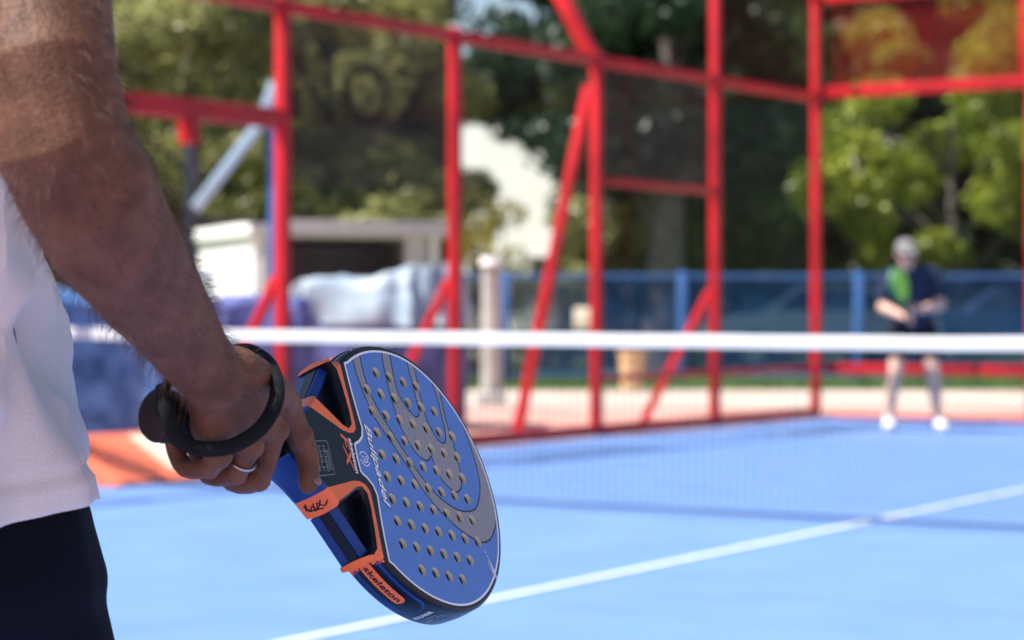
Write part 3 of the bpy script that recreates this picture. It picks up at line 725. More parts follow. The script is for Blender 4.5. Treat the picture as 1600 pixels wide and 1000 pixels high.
for s, a in ((-1, (-.20, 0, .09)), (1, (.205, 0, .09))):
    a = Vector(a); d = Vector((s*.16, -1, 0)).normalized()
    k = MB(); k.tube([a-d*.055+Vector((0, 0, -.035)), a+d*.03+Vector((0, 0, -.035)), a+d*.13+Vector((0, 0, -.047)), a+d*.19+Vector((0, 0, -.055))],
                     [(.045, .045), (.05, .05), (.052, .036), (.04, .026)], 16, ref=(1, 0, 0))
    k.tube([a, a+Vector((0, 0, .03))], [.045, .042], 14)
    sh = remesh(k, 'shoe', M['shoe'], .006, p2, 3)
    so = MB(); vs = []
    for i in range(24):
        t = 2*math.pi*i/24; L_ = .15; q = a+d*(.068+L_*math.cos(t))+Vector((-d.y, d.x, 0))*(.052*math.sin(t))
        vs.append(q)
    so.add([(q.x, q.y, .002) for q in vs]+[(q.x, q.y, .028) for q in vs], [tuple(range(23, -1, -1)), tuple(range(24, 48))]+[(i, (i+1) % 24, 24+(i+1) % 24, 24+i) for i in range(24)])
    so.build('sole', M['sole'], sh, True)

def rk2():
    t = thing('padel_racket', 'lime green padel racket held upright by the far player', 'racket', (-.075, -.37, .98), LFP)
    ax = Vector((-.24, -.05, 1)).normalized(); nr = Vector((.80, -.6, .1)); nr = (nr-ax*nr.dot(ax)).normalized(); sd_ = ax.cross(nr)
    o = Vector((-.105, -.37, .90))
    def P(u, v, h): return o+ax*u+sd_*v+nr*h
    pts = []
    for i in range(40):
        a = 2*math.pi*i/40; pts.append((.33+.135*math.cos(a)*(1.0 if math.cos(a) > 0 else 1.12), .128*math.sin(a)))
    for z, nm, mt, sc in ((0, 'frame', M['greendark'], 1.0), (0, 'face', M['green'], .93)):
        hh = .019 if nm == 'frame' else .0205
        mb = MB(); N = len(pts)
        q = [(.33+(u-.33)*sc, v*sc) for u, v in pts]
        mb.add([P(u, v, -hh) for u, v in q]+[P(u, v, hh) for u, v in q], [tuple(range(N-1, -1, -1)), tuple(range(N, 2*N))]+[(i, (i+1) % N, N+(i+1) % N, N+i) for i in range(N)])
        mb.build(nm, mt, t, False)
    mb = MB()
    for s in (-1, 1): mb.tube([P(.10, s*.012, 0), P(.15, s*.035, 0), P(.21, s*.075, 0)], [.012, .011, .012], 10)
    mb.build('throat', M['greendark'], t, True)
    MB().tube([P(-.02, 0, 0), P(.12, 0, 0)], .0165, 12).build('grip', M['r_grip'], t, True)
    mb = MB()
    for i in range(-3, 4):
        for j in range(-3, 4):
            if i*i+j*j <= 10:
                for h in (-1, 1): mb.tube([P(.33+i*.024, j*.024, h*.0207), P(.33+i*.024, j*.024, h*.0212)], .0055, 8, round_ends=False)
    tag(mb.build('hole_ring', M['greendark'], t), kind='stuff')
rk2()

# ------------------------------------------------------------------ the near racket
RM = Matrix(((0.538146, 0.231344, -0.81048, -0.079772), (0.813539, -0.393963, 0.427724, 2.222858), (-0.220348, -0.889535, -0.400217, 0.848725), (0, 0, 0, 1)))
RF = LF @ RM                     # racket frame: x from handle to tip, y across the face, z into the thickness
racket = thing('padel_racket', 'blue and grey padel racket with orange trim and a black rim held low', 'racket', (0, 0, 0), RF)
TH = .038
# plan outline of the solid (half, y >= 0), from the handle round to the tip
half = [(-.214, .0165), (-.196, .0215), (-.180, .0300), (-.1660, .0405), (-.1520, .0535), (-.1320, .0420), (-.1180, .0335), (-.1115, .0320), (-.1075, .0355), (-.1070, .0470),
        (-.1090, .0700), (-.1115, .0860), (-.1190, .0935), (-.1160, .0985)]
headc = -.005
a0 = math.acos(max(-1, (-.1080-headc)/.143))
arc = []
NA = 46
for i in range(NA+1):
    t = a0*(1-i/NA); x = headc+(.124 if math.cos(t) > 0 else .143)*math.cos(t); arc.append((x, .1325*math.sin(t)))
H2 = half+arc                    # ends at the tip with y = 0
OUT = H2+[(x, -y) for x, y in reversed(H2[:-1])]
SEGMAT = {}
def seg_mat(i, N):
    x0, y0 = OUT[i]; x1, y1 = OUT[(i+1) % N]; mx = (x0+x1)/2; my = abs(y0+y1)/2
    if -.167 < mx < -.151 and my > .04: return 1                 # wing tip, orange
    if mx < -.167 and my > .012: return 2                        # flank of the throat, blue
    if (-.1205 < mx < -.1005) and my > .0935: return 1           # shoulder band, orange
    return 0
def offset(poly, d):
    N = len(poly); out = []
    area = sum(poly[i][0]*poly[(i+1) % N][1]-poly[(i+1) % N][0]*poly[i][1] for i in range(N))
    sg_ = 1 if area > 0 else -1
    for i in range(N):
        p0 = Vector(poly[i-1]); p1 = Vector(poly[i]); p2_ = Vector(poly[(i+1) % N])
        e0 = (p1-p0).normalized(); e1 = (p2_-p1).normalized()
        n0 = Vector((-e0.y, e0.x))*sg_; n1 = Vector((-e1.y, e1.x))*sg_
        m_ = (n0+n1); L2 = m_.length
        m_ = m_/L2 if L2 > 1e-6 else n0
        k = d/max(.45, m_.dot(n0)); q = p1+m_*k; out.append((q.x, q.y))
    return out
prof = [(.0036, 0.0), (.0016, .0009), (.0004, .0032), (0, .0075), (-.0006, .014), (-.0008, .019), (-.0006, .024), (0, .0305), (.0004, .0348), (.0016, .0371), (.0036, TH)]
rings = [offset(OUT, i_) for i_, h in prof]; N = len(OUT)
mb = MB(); vs = [(x, y, prof[k][1]) for k, r_ in enumerate(rings) for x, y in r_]
o0 = 0; mb.v = vs
for k in range(len(prof)-1):
    for i in range(N):
        mb.f.append((k*N+i, (k+1)*N+i, (k+1)*N+(i+1) % N, k*N+(i+1) % N)); mb.m.append(seg_mat(i, N))
mb.build('rim', [M['r_black'], M['r_orange'], M['r_royal']], racket, True)

# printed face: one triangulation cut along every print edge and every hole
S = 1000.0
def inside(p, poly):
    x, y = p; c_ = False; n_ = len(poly); j = n_-1
    for i in range(n_):
        xi, yi = poly[i]; xj, yj = poly[j]
        if (yi > y) != (yj > y) and x < (xj-xi)*(y-yi)/(yj-yi)+xi: c_ = not c_
        j = i
    return c_
def stroke(path, wd):
    """outline polygon of a drawn line"""
    P = [Vector(p) for p in path]; L_, R_ = [], []
    for i, p in enumerate(P):
        t = (P[min(i+1, len(P)-1)]-P[max(i-1, 0)]).normalized(); n_ = Vector((-t.y, t.x))*wd/2
        L_.append(tuple(p+n_)); R_.append(tuple(p-n_))
    return L_+R_[::-1]
sm2 = lambda pts, n_=5: [(p.x, p.y) for p in smoothpath([Vector((x, y, 0)) for x, y in pts], n_)]
face_out = [(x*S, y*S) for x, y in rings[0]]
wl_half = [(-108.5, 0), (-107.6, 13.2), (-105.5, 15.6), (-99, 18.8), (-92.6, 24.5), (-89.6, 33), (-91.2, 46), (-92.8, 62), (-94.0, 80), (-94.4, 97.5)]
ws = -94.4; t0 = math.acos(-(94.4-5.0)/136.0)
arcw = []
for i in range(1, 41):
    t = t0*(1-i/40); arcw.append((-5.0+(118.6 if math.cos(t) > 0 else 136.0)*math.cos(t), 126.6*math.sin(t)*(1 if i else 1)))
wh = [p for p in wl_half]+arcw
WHITE_O = wh+[(x, -y) for x, y in reversed(wh[1:-1])]
WHITE_I = [(x*S, y*S) for x, y in offset([(x/S, y/S) for x, y in WHITE_O], .0021)]
g1l = sm2([(-25.1, -127), (-27.7, -113.4), (-28.0, -103.3), (-28.1, -81.8), (-26.2, -62.5), (-22.3, -45.3), (-14.2, -32.2), (-7.0, -23.8), (1.9, -19.6), (9.6, -19.0), (15.4, -22.3), (18.6, -26.0)])+\
      sm2([(19.4, -25.0), (21.6, -12.8), (27.2, -3.2), (35.5, 2.7), (44.9, 6.3), (52.1, 5.0), (58.1, 0.4), (62.0, -6.1), (63.9, -15.5), (64.4, -28.9), (64.2, -42.3), (62.5, -58.7), (61.0, -70.2), (61.4, -87.3), (61.8, -100.1), (62.8, -113)])
lobeA = sm2([(-12.3, -130), (-13.4, -114.9), (-14.5, -101.3), (-13.4, -83.3), (-6.8, -73.1), (1.2, -66.4), (8.1, -63.7), (14.2, -67.4), (16.1, -74.5), (15.8, -87.8), (15.5, -104.5), (14.9, -127)])
lobeB = sm2([(25.4, -125.7), (25.7, -111.9), (25.1, -98.2), (24.7, -79.6), (25.7, -64.8), (31.0, -54.2), (36.2, -46.9), (45.1, -43.6), (51.5, -48.2), (55.1, -60.6), (54.9, -74.1), (55.4, -89.4), (53.0, -104.2), (51.2, -117)])
b1l = sm2([(-78.3, -114), (-78.1, -97.1), (-76.4, -84.4), (-70.9, -64.5), (-65.7, -51.1), (-57.2, -39.9), (-44.6, -26.4), (-33.9, -13.9), (-24.7, -3.6), (-12.0, 12.0), (6.8, 28.7), (28.3, 41.2), (44.2, 48.3), (61.5, 52.4), (74.9, 53.3), (89.8, 47.4), (101.5, 36.1), (113, 21)])
b1r = sm2([(-64.3, -120), (-65.3, -103.2), (-64.9, -88.6), (-61.0, -71.5), (-52.2, -53.9), (-41.9, -40.6), (-31.5, -27.2), (-20.8, -14.7), (-9.9, -2.5), (3.3, 9.6), (18.6, 18.6), (37.7, 24.3), (56.4, 24.8), (75.2, 18.9), (88.0, 5.1), (95.0, -9.5), (97.0, -22.7), (96.5, -39.9), (92.6, -61.2), (85.6, -82.0), (74.9, -96.9), (63.1, -109.2)])
GREY1 = g1l+[(56, -123)]+lobeB[::-1]+[(20, -129)]+lobeA[::-1]+[(-18, -130)]
GREY2 = b1l+[(119, 0), (112, -40), (96, -75), (72, -108)]+b1r[::-1]+[(-71, -118)]
STROKES = [stroke(q, 1.7) for q in (g1l, lobeA, lobeB, b1l, b1r)]
or_out = [(-166.5, 39.3), (-121.5, 24.6), (-112, 23.6), (-104.0, 25.4), (-99.4, 30), (-98.6, 36), (-99.4, 60), (-100.6, 80), (-101.5, 104), (-117, 96)]
or_in = [(-114.6, 90.0), (-111.0, 84), (-106.6, 60), (-104.4, 46), (-104.6, 36), (-107, 30.5), (-111.5, 28.8), (-119, 31.2), (-153, 52.5)]
ORANGE = [or_out+or_in, [(x, -y) for x, y in or_out+or_in]]
holes = []
rowcols = {0: (1, 4), 1: (0, 5), 2: (0, 6), 3: (0, 6), 4: (0, 6), 5: (0, 6), 6: (0, 6), 7: (0, 6), 8: (0, 5), 9: (1, 4)}
for j, (a, b) in rowcols.items():
    for i in range(a, b+1): holes.append(((i-3)*21.8, (j-4.5)*21.8))
HR = 5.6; HN = 18
HP = [[(hx+HR*math.cos(2*math.pi*k/HN), hy+HR*math.sin(2*math.pi*k/HN)) for k in range(HN)] for hx, hy in holes]
def cdt_face(loops):
    V, E_ = [], []
    for lp in loops:
        o_ = len(V); V += [Vector(p) for p in lp]; E_ += [(o_+i, o_+(i+1) % len(lp)) for i in range(len(lp))]
    return delaunay_2d_cdt(V, E_, [], 0, 1e-4)
res = cdt_face([face_out, WHITE_O, WHITE_I, GREY1, GREY2]+STROKES+ORANGE+HP)
V2, F2 = res[0], res[2]
keep, mi = [], []
for fc in F2:
    cx = sum(V2[i].x for i in fc)/len(fc); cy = sum(V2[i].y for i in fc)/len(fc); p = (cx, cy)
    if not inside(p, face_out): continue
    if any((cx-hx)**2+(cy-hy)**2 < (HR*.985)**2 for hx, hy in holes): continue
    if inside(p, WHITE_I):
        if any(inside(p, s_) for s_ in STROKES): q = 3
        elif inside(p, GREY1) or inside(p, GREY2): q = 4
        else: q = 1
    elif inside(p, WHITE_O): q = 2
    elif inside(p, ORANGE[0]) or inside(p, ORANGE[1]): q = 5
    else: q = 0
    keep.append(tuple(fc)); mi.append(q)
fm = [M['r_black'], M['r_blue'], M['r_white'], M['r_navy'], M['r_weave'], M['r_orange']]
for z, flip in ((0.0, True), (TH, False)):
    mb = MB(); mb.v = [(v.x/S, v.y/S, z) for v in V2]; mb.f = [f_[::-1] if flip else f_ for f_ in keep]; mb.m = mi
    mb.build('face', fm, racket)
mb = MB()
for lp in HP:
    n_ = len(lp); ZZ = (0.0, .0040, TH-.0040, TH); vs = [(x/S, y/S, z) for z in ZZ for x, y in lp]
    for q in range(3):                     # pale foam at both ends; darker between, painting the shade deep inside
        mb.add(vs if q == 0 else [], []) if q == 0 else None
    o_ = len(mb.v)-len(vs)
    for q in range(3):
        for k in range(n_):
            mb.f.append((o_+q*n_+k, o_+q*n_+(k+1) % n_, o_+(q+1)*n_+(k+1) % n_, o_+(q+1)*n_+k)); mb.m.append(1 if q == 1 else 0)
tag(mb.build('hole_lining', [M['r_foam'], M['r_hole_shade']], racket, True), kind='stuff')

# throat pockets: recessed black web and blue outer strut on each side
for s in (1, -1):
    tri = [(-.1515, .0525), (-.1180, .0330), (-.1070, .0345), (-.1065, .0480), (-.1110, .0875), (-.1180, .0935)]
    tri = [(x, s*y) for x, y in tri]; n_ = len(tri)
    mb = MB(); mb.add([(x, y, .014) for x, y in tri]+[(x, y, .025) for x, y in tri], [tuple(range(n_)), tuple(range(2*n_-1, n_-1, -1))]+[(i, (i+1) % n_, n_+(i+1) % n_, n_+i) for i in range(n_)])
    mb.build('throat_web', M['r_black'], racket)
    A = Vector((-.1500, s*.0535, 0)); B = Vector((-.1175, s*.0925, 0)); d = (B-A).normalized(); nn = Vector((-d.y, d.x, 0))*(1 if Vector((-d.y, d.x, 0)).dot(Vector((1, -s, 0))) > 0 else -1)
    vs = []
    for q in (A, B):
        vs += [q+Vector((0, 0, .0115)), q+nn*.007+Vector((0, 0, .0080)), q+nn*.013+Vector((0, 0, .0142)), q+nn*.013+Vector((0, 0, .0248)), q+nn*.007+Vector((0, 0, .030)), q+Vector((0, 0, .0345))]
    mb = MB(); mb.add(vs, [(i, (i+1) % 6, 6+(i+1) % 6, 6+i) for i in range(6)]+[tuple(range(5, -1, -1)), tuple(range(6, 12))])
    mb.build('throat_strut', M['r_royal'], racket)

# rim prints laid along the outside of the head
acc = [0.0]; RP = [(x, y) for x, y in arc]
for i in range(1, len(RP)): acc.append(acc[-1]+math.hypot(RP[i][0]-RP[i-1][0], RP[i][1]-RP[i-1][1]))
def rimpt(sd2, h, lift, side_=1):
    sd2 = min(max(sd2, 0), acc[-1]-1e-6); i = max(k for k in range(len(acc)) if acc[k] <= sd2); i = min(i, len(acc)-2)
    t = (sd2-acc[i])/(acc[i+1]-acc[i]); p = Vector(RP[i]).lerp(Vector(RP[i+1]), t); d = (Vector(RP[i+1])-Vector(RP[i])).normalized()
    n_ = Vector((-d.y, d.x))
    ins = np.interp(h, [q[1] for q in prof], [q[0] for q in prof]); p = p+n_*(lift-ins)
    return (p.x, side_*p.y, h)
def rim_poly(nm, poly, m, lift, side_=1, step=.0035):
    """polygon drawn in (distance along rim, height) coordinates, cut finely and wrapped round the rim"""
    mm = [(x*S, y*S) for x, y in poly]; lo = min(x for x, y in mm); hi = max(x for x, y in mm)
    V, E_ = [Vector(p) for p in mm], [(i, (i+1) % len(mm)) for i in range(len(mm))]
    y0_, y1_ = min(y for x, y in mm)-1, max(y for x, y in mm)+1
    x = lo+step*S
    while x < hi: V += [Vector((x, y0_)), Vector((x, y1_))]; E_.append((len(V)-2, len(V)-1)); x += step*S
    r_ = delaunay_2d_cdt(V, E_, [], 0, 1e-4)
    fs = [tuple(f_) for f_ in r_[2] if inside((sum(r_[0][i].x for i in f_)/len(f_), sum(r_[0][i].y for i in f_)/len(f_)), mm)]
    mb = MB(); mb.add([rimpt(v.x/S, v.y/S, lift, side_) for v in r_[0]], fs)
    return mb.build(nm, m, racket, True)
def pill(x0, x1, yc, hw, r0=True):
    P = [(x0, yc-hw), (x1-hw, yc-hw)]+[(x1-hw+hw*math.cos(a), yc+hw*math.sin(a)) for a in [(-90+18*k)*math.pi/180 for k in range(1, 10)]]+[(x1-hw, yc+hw), (x0, yc+hw)]
    return P
for side_ in (1, -1):
    rim_poly('rim_panel', pill(.006, .084, .019, .0140), M['r_royal'], .0003, side_)
    rim_poly('rim_outline', pill(.004, .062, .019, .0070), M['r_black'], .0005, side_)
    rim_poly('rim_tongue', pill(-.000, .060, .019, .0056), M['r_orange'], .0007, side_)
    rim_poly('shoulder_band', [(0, .001), (.0105, .001), (.0085, .006), (.0085, .032), (.0105, .037), (0, .037)], M['r_orange'], .00045, side_)
def rim_text(body, x0, x1, h0, h1, m, lift, side_, nm, flip=False, shear=0.0, bold=.02):
    V, F = text_mesh(body, 1.0, shear, bold)
    xs = [v[0] for v in V]; ys = [v[1] for v in V]; ax, bx = min(xs), max(xs); ay, by = min(ys), max(ys)
    out = []
    for v in V:
        t = (v[0]-ax)/(bx-ax); q = (v[1]-ay)/(by-ay)
        out.append(rimpt(x0+(x1-x0)*(1-q), h1+(h0-h1)*t, lift, side_) if flip else rimpt(x0+(x1-x0)*t, h1+(h0-h1)*q, lift, side_))
    mb = MB(); mb.add(out, F); return mb.build(nm, m, racket)
rim_text('skeleton', .006, .056, .0160, .0220, M['r_black'], .0009, 1, 'rim_lettering')
rim_text('BULLPADEL', .0890, .0945, .0100, .0300, M['r_white'], .0006, 1, 'rim_lettering', True)
for k, (xx, hw) in enumerate(((.101, .006), (.107, .009), (.111, .011))):
    rim_poly('rim_fine_print', [(xx, .019-hw), (xx+.0011, .019-hw), (xx+.0011, .019+hw), (xx, .019+hw)], M['r_grey'], .0005, 1)
# scuffs where the rim has knocked the glass
rs_ = random.Random(9)
for side_, s0_, n_ in ((-1, .046, 5), (-1, .255, 4), (1, .262, 5), (1, .215, 4)):
    for q in range(n_):
        cs_ = s0_+rs_.uniform(-.006, .006); ch_ = rs_.uniform(.002, .010); w1 = rs_.uniform(.0012, .0035); w2 = rs_.uniform(.0005, .0012)
        rim_poly('scuff', [(cs_-w1, ch_), (cs_-.2*w1, ch_-w2), (cs_+w1, ch_+.2*w2), (cs_+.3*w1, ch_+w2)], M['r_white'], .0004, side_)
# clear protector over the tip
mb = MB(); L_ = acc[-1]; gp = []
for i in range(41):
    sd3 = L_-.085+.170*i/40; s2 = 1 if sd3 <= L_ else -1; sd3 = sd3 if sd3 <= L_ else 2*L_-sd3
    e = min(1, min(i, 40-i)/4)
    for h in (.007, .012, .019, .026, .031): gp.append(rimpt(sd3, h, .0004+e*(.0012+.0010*(1-((h-.019)/.012)**2)), s2))
mb.add(gp, [(i*5+j, (i+1)*5+j, (i+1)*5+j+1, i*5+j+1) for i in range(40) for j in range(4)]); mb.build('tip_protector', M['r_black'], racket, True)

# lettering on the face: reads from the upper shoulder to the lower one
def face_text(body, u0, u1, v0, v1, m, nm, shear=0.0, bold=0.0, z=-.00025, slant=0.0):
    V, F = text_mesh(body, 1.0, shear, bold); xs = [v[0] for v in V]; ys = [v[1] for v in V]; ax, bx = min(xs), max(xs); ay, by = min(ys), max(ys)
    mb = MB(); mb.add([(u0+(u1-u0)*(v[1]-ay)/(by-ay)+slant*(v[0]-ax)/(bx-ax), v0+(v1-v0)*(v[0]-ax)/(bx-ax), z) for v in V], F); return mb.build(nm, m, racket)
face_text('Bullpadel', -.0885, -.0750, -.0395, .0440, M['r_navy'], 'face_lettering', .35, .055, -.00018, .004)
face_text('Bullpadel', -.0875, -.0760, -.0385, .0430, M['r_white'], 'face_lettering', .35, .022, -.00034, .004)
face_text('FX', -.1265, -.1165, -.0205, .0150, M['r_orange'], 'face_lettering', .25, .01)
face_text('skeleton', -.1155, -.1105, -.0180, .0165, M['r_white'], 'face_lettering', .1, .03)
def face_poly(nm, polys, m, z=-.00025):
    mb = MB()
    for P in polys:
        n2_ = len(P)//2
        mb.add([(x/S, y/S, z) for x, y in P], [(i, i+1, 2*n2_-2-i, 2*n2_-1-i) for i in range(n2_-1)])
    return mb.build(nm, m, racket)
circ = lambda cx, cy, r, a0_=0, a1_=360, n_=24, ax=1.0: [(cx+r*math.cos(math.radians(a0_+(a1_-a0_)*k/n_)), cy+ax*r*math.sin(math.radians(a0_+(a1_-a0_)*k/n_))) for k in range(n_+1)]
face_poly('face_logo', [stroke(circ(-96.4, -1.0, 6.9, 20, 170, 16), 1.0), stroke(circ(-96.4, -1.0, 6.9, 200, 350, 16), 1.0), stroke(circ(-96.0, -1.0, 3.6, -60, 150, 12), 1.2), stroke([(-99.5, -3.5), (-95, -1.0), (-99.0, 2.0)], 1.2)], M['r_white'])
face_poly('face_fine_print', [stroke([(72+i*1.6+(k % 2)*.6, 62+i*4.2), (75.5+i*1.6, 64.2+i*4.2)], .7) for i, k in zip(range(7), range(7))]+
          [stroke([(77+i*1.7, 70+i*3.0), (80.5+i*1.2, 86+i*1.2)], .8) for i in range(4)]+[stroke([(74, 73), (80, 90)], .8)], M['r_white'])
rr = random.Random(3); sq = []
frame_pts = circ(-175.5, -1, 2, 180, 270, 4)+circ(-152, -6, 2, 270, 360, 4)+circ(-151, 22, 2, 0, 90, 4)+circ(-175.5, 28, 2, 90, 180, 4)
sq.append(stroke(frame_pts+[frame_pts[0]], .55))
for row, u_ in enumerate((-173, -166.5, -160)):
    v_ = 1.0-row*1.2
    for k in range(5):
        v0_ = v_+k*5.0
        sq.append(stroke([(u_, v0_), (u_+4.4, v0_-.6)], .7)); sq.append(stroke([(u_+rr.uniform(.5, 3.5), v0_-.3), (u_+rr.uniform(.5, 3.8), v0_+3.2)], .6))
        if rr.random() < .7: sq.append(stroke([(u_+.4, v0_+3.2), (u_+4.2, v0_+2.8)], .6))
for row in range(4): sq.append(stroke([(-154.5+row*.9, 1), (-154.5+row*.9, 20)], .35))
face_poly('sticker', sq, M['r_grey'])
# black flourish on the lower orange wing tip
mb = MB()
A = Vector((-.1668, .0398, 0)); B = Vector((-.1514, .0540, 0)); on = Vector((-.72, .69, 0))*.0009
def wing(a, h): q = A.lerp(B, a)+on; return (q.x, q.y, h)
for path in ([(.30, .030), (.62, .027), (.45, .023), (.70, .019), (.40, .017), (.66, .012), (.50, .006)], [(.35, .020), (.70, .023), (.55, .016), (.35, .012)], [(.25, .027), (.55, .0305)], [(.6, .029), (.75, .014)]):
    P = sm2([(a*20, h*1000) for a, h in path], 4); pl = stroke(P, 1.3); n2 = len(P)
    mb.add([wing(x/20, y/1000) for x, y in pl], [(i, i+1, 2*n2-2-i, 2*n2-1-i) for i in range(n2-1)])
mb.build('wing_flourish', M['r_black'], racket)

# central block and handle
mb = MB(); mb.tube([(-.352, 0, .019), (-.345, 0, .019), (-.335, 0, .019), (-.30, 0, .019), (-.25, 0, .019), (-.205, 0, .019), (-.19, 0, .019)],
                   [(.0215, .0225), (.0215, .0225), (.0190, .0200), (.0170, .0180), (.0168, .0178), (.0168, .0180), (.0165, .0185)], 28, ref=(0, 0, 1), round_ends=False)
grip = mb.build('grip', M['r_grip'], racket, True)
sp = []
for i in range(240):
    a = i*.30; u = -.336+.128*i/239; sp.append((u, .0188*math.cos(a), .019+.0178*math.sin(a)))
MB().tube(sp, .0009, 6).build('wrap_edge', M['r_grip'], grip, True)
mb = MB(); mb.tube([(-.3525, 0, .019), (-.3555, 0, .019), (-.3575, 0, .019)], [(.0222, .0232), (.0210, .0220), (.0160, .0170)], 28, ref=(0, 0, 1), round_ends=False)
mb.build('butt_cap', M['r_butt'], racket, True)
loop = smoothpath([(-.356, -.006, .012), (-.370, -.0112, -.002), (-.372, .010, -.003), (-.3605, .030, .001), (-.3446, .0400, -.0090), (-.3314, .0435, -.0300), (-.3183, .0331, -.0530), (-.302, .0061, -.0620), (-.2881, -.0296, -.0520), (-.2855, -.0545, -.0290), (-.2761, -.0659, .0133), (-.3081, -.0490, .0280), (-.345, -.020, .024)], 8, True)
MB().tube(loop, (.0062, .0062) and [(.0064, .0042)]*len(loop), 12, closed=True, ref=(1, .2, 0)).build('wrist_strap', M['strap'], racket, True)
MB().tube([(-.3585, -.004, .014), (-.366, .004, .004)], .0075, 12).build('strap_toggle', M['strap'], racket, True)

# ------------------------------------------------------------------ the near player
p1 = thing('person', 'near player in white shirt and navy shorts whose hairy right arm holds the racket', 'person', (-.52, 2.0, 0), LF)
RL = lambda u, v, h: RM @ Vector((u, v, h))
b, ex1 = head_parts(p1, (-.50, 2.10, 1.665), (.25, 1, -.12), M['skin'], 1.0, M['hair'])
sh = [(-.350, 1.93, 1.425), (-.3484, 1.815, 1.3065), (-.3420, 1.742, 1.2278), (-.3300, 1.708, 1.1694), (-.3185, 1.700, 1.1227), (-.3067, 1.7254, 1.0922), (-.2969, 1.7652, 1.0623),
      (-.2786, 1.8301, 1.0211), (-.2621, 1.8800, .9890), (-.2524, 1.9049, .9690), (-.2408, 1.9298, .9495)]
b.tube(sh, [(.060, .060), (.055, .057), (.051, .054), (.050, .053), (.049, .052), (.050, .053), (.048, .0530), (.040, .0430), (.0335, .0375), (.0295, .0325), (.0260, .0315)], 28, ref=(1, 0, 0))
b.ball((-.334, 1.688, 1.135), (.030, .026, .036))           # point of the elbow
wr = RL(-.3473, -.0114, -.0352)
# back of the hand and palm, built round the handle
mcp = dict(i=(-.2300, -.0150, -.0185), m=(-.2570, .0130, -.0190), r=(-.2860, .0300, -.0110), p=(-.3150, .0390, -.0010))
for k, r0 in (('i', .0130), ('m', .0125), ('r', .0120), ('p', .0110)):
    a = Vector((-.3473, -.0114, -.0300)); e = Vector(mcp[k]); st_ = a.lerp(e, .12)
    b.tube([RL(*st_), RL(*a.lerp(e, .55)), RL(*e)], [.0215, .0175, r0], 14)
    b.ball(RL(*(e+Vector((0, -.001, -.004)))), .0120 if k != 'p' else .0105)
b.tube([RL(-.347, -.016, -.032), RL(-.322, -.018, -.0400), RL(-.285, -.018, -.036), RL(-.245, -.016, -.026)], [.026, .0235, .0205, .0160], 16)   # thumb side of the hand
for k in 'imrp':
    e = Vector(mcp[k]); a_ = Vector((-.335, -.012, -.0480)); o_ = Vector((0, -.004, -.0125))
    b.tube([RL(*(a_.lerp(e+o_, q))) for q in (.15, .45, .75, 1.0)], [.0022, .0030, .0032, .0036], 8)
b.ball(RL(-.325, .014, -.012), .021)                         # heel of the hand
b.ball(RL(-.315, -.022, -.014), .021)                        # ball of the thumb
finger(b, [RL(*q) for q in ((-.2300, -.0150, -.0200), (-.2110, .0060, -.0135), (-.2035, .0170, -.0120), (-.2010, .0330, -.0090), (-.2000, .0440, -.0050))], .0125, .0088)
b.ball(RL(-.2110, .0050, -.0150), .0118)
for k, (u1, r0, r1) in dict(m=(-.2480, .0109, .0088), r=(-.2785, .0104, .0084), p=(-.3085, .0094, .0074)).items():
    e = Vector(mcp[k])
    c1 = Vector((u1, .0400, .0105)) if k != 'p' else Vector((u1, .0395, .0140)); c2 = Vector((u1+.004, .0300, .0400)); c3 = Vector((u1+.004, .0080, .0470)); c4_ = Vector((u1+.002, -.0080, .0440))
    finger(b, [RL(*q) for q in (e, c1, c2, c3, c4_)], r0, r1)
    b.ball(RL(*(c1+Vector((0, .0015, 0)))), r0*1.02)
finger(b, [RL(*q) for q in ((-.3200, -.0240, -.0060), (-.2900, -.0330, .0120), (-.2600, -.0310, .0300), (-.2360, -.0260, .0370))], .0150, .0095)   # thumb, over the far side of the handle
# rest of the figure
b.tube([(-.515, 2.06, 1.60), (-.53, 2.03, 1.46)], [.058, .064], 16)
b.tube([(-.53, 2.02, 1.44), (-.53, 2.00, 1.25), (-.53, 2.01, 1.05), (-.52, 2.02, .90)], [(.140, .080), (.135, .090), (.110, .080), (.115, .085)], 24, ref=(1, 0, 0))
b.tube([(-.44, 2.0, 1.44), (-.35, 1.94, 1.43)], [.07, .066], 16)
b.tube([(-.62, 2.02, 1.44), (-.72, 2.04, 1.41), (-.76, 2.06, 1.27), (-.75, 2.12, 1.12), (-.68, 2.28, 1.05), (-.62, 2.38, 1.06)], [.07, .062, .052, .046, .042, .03], 16)
lh = Vector((-.60, 2.42, 1.065))
b.tube([(-.62, 2.38, 1.06), lh], [(.022, .035), (.016, .042)], 14)
for k in range(4): finger(b, [lh+Vector((.01, .03, .03-.02*k)), lh+Vector((.025, .065, .03-.02*k)), lh+Vector((.05, .075, .03-.02*k)), lh+Vector((.06, .06, .03-.02*k))], .0095, .0078)
finger(b, [lh+Vector((0, 0, .04)), lh+Vector((.03, .03, .065)), lh+Vector((.05, .05, .07))], .011, .009)
for x0, an in ((-.43, (-.40, 2.03, .09)), (-.62, (-.66, 2.10, .09))):
    a = Vector(an); hp = Vector((x0*.9-.053, 2.02, .84)); kn = hp.lerp(a, .5)+Vector((0, .05, 0))
    b.tube([hp, hp.lerp(kn, .5), kn], [.078, .078, .06], 18)
    b.tube([kn, kn.lerp(a, .3)+Vector((0, -.025, 0)), kn.lerp(a, .75), a], [.058, .062, .042, .037], 18)
    b.tube([a+Vector((0, -.04, -.045)), a+Vector((.02, .14, -.055))], [.036, .032], 12)
body1 = remesh(b, 'body', M['skin'], .0022, p1, 3, .5)
ex1()
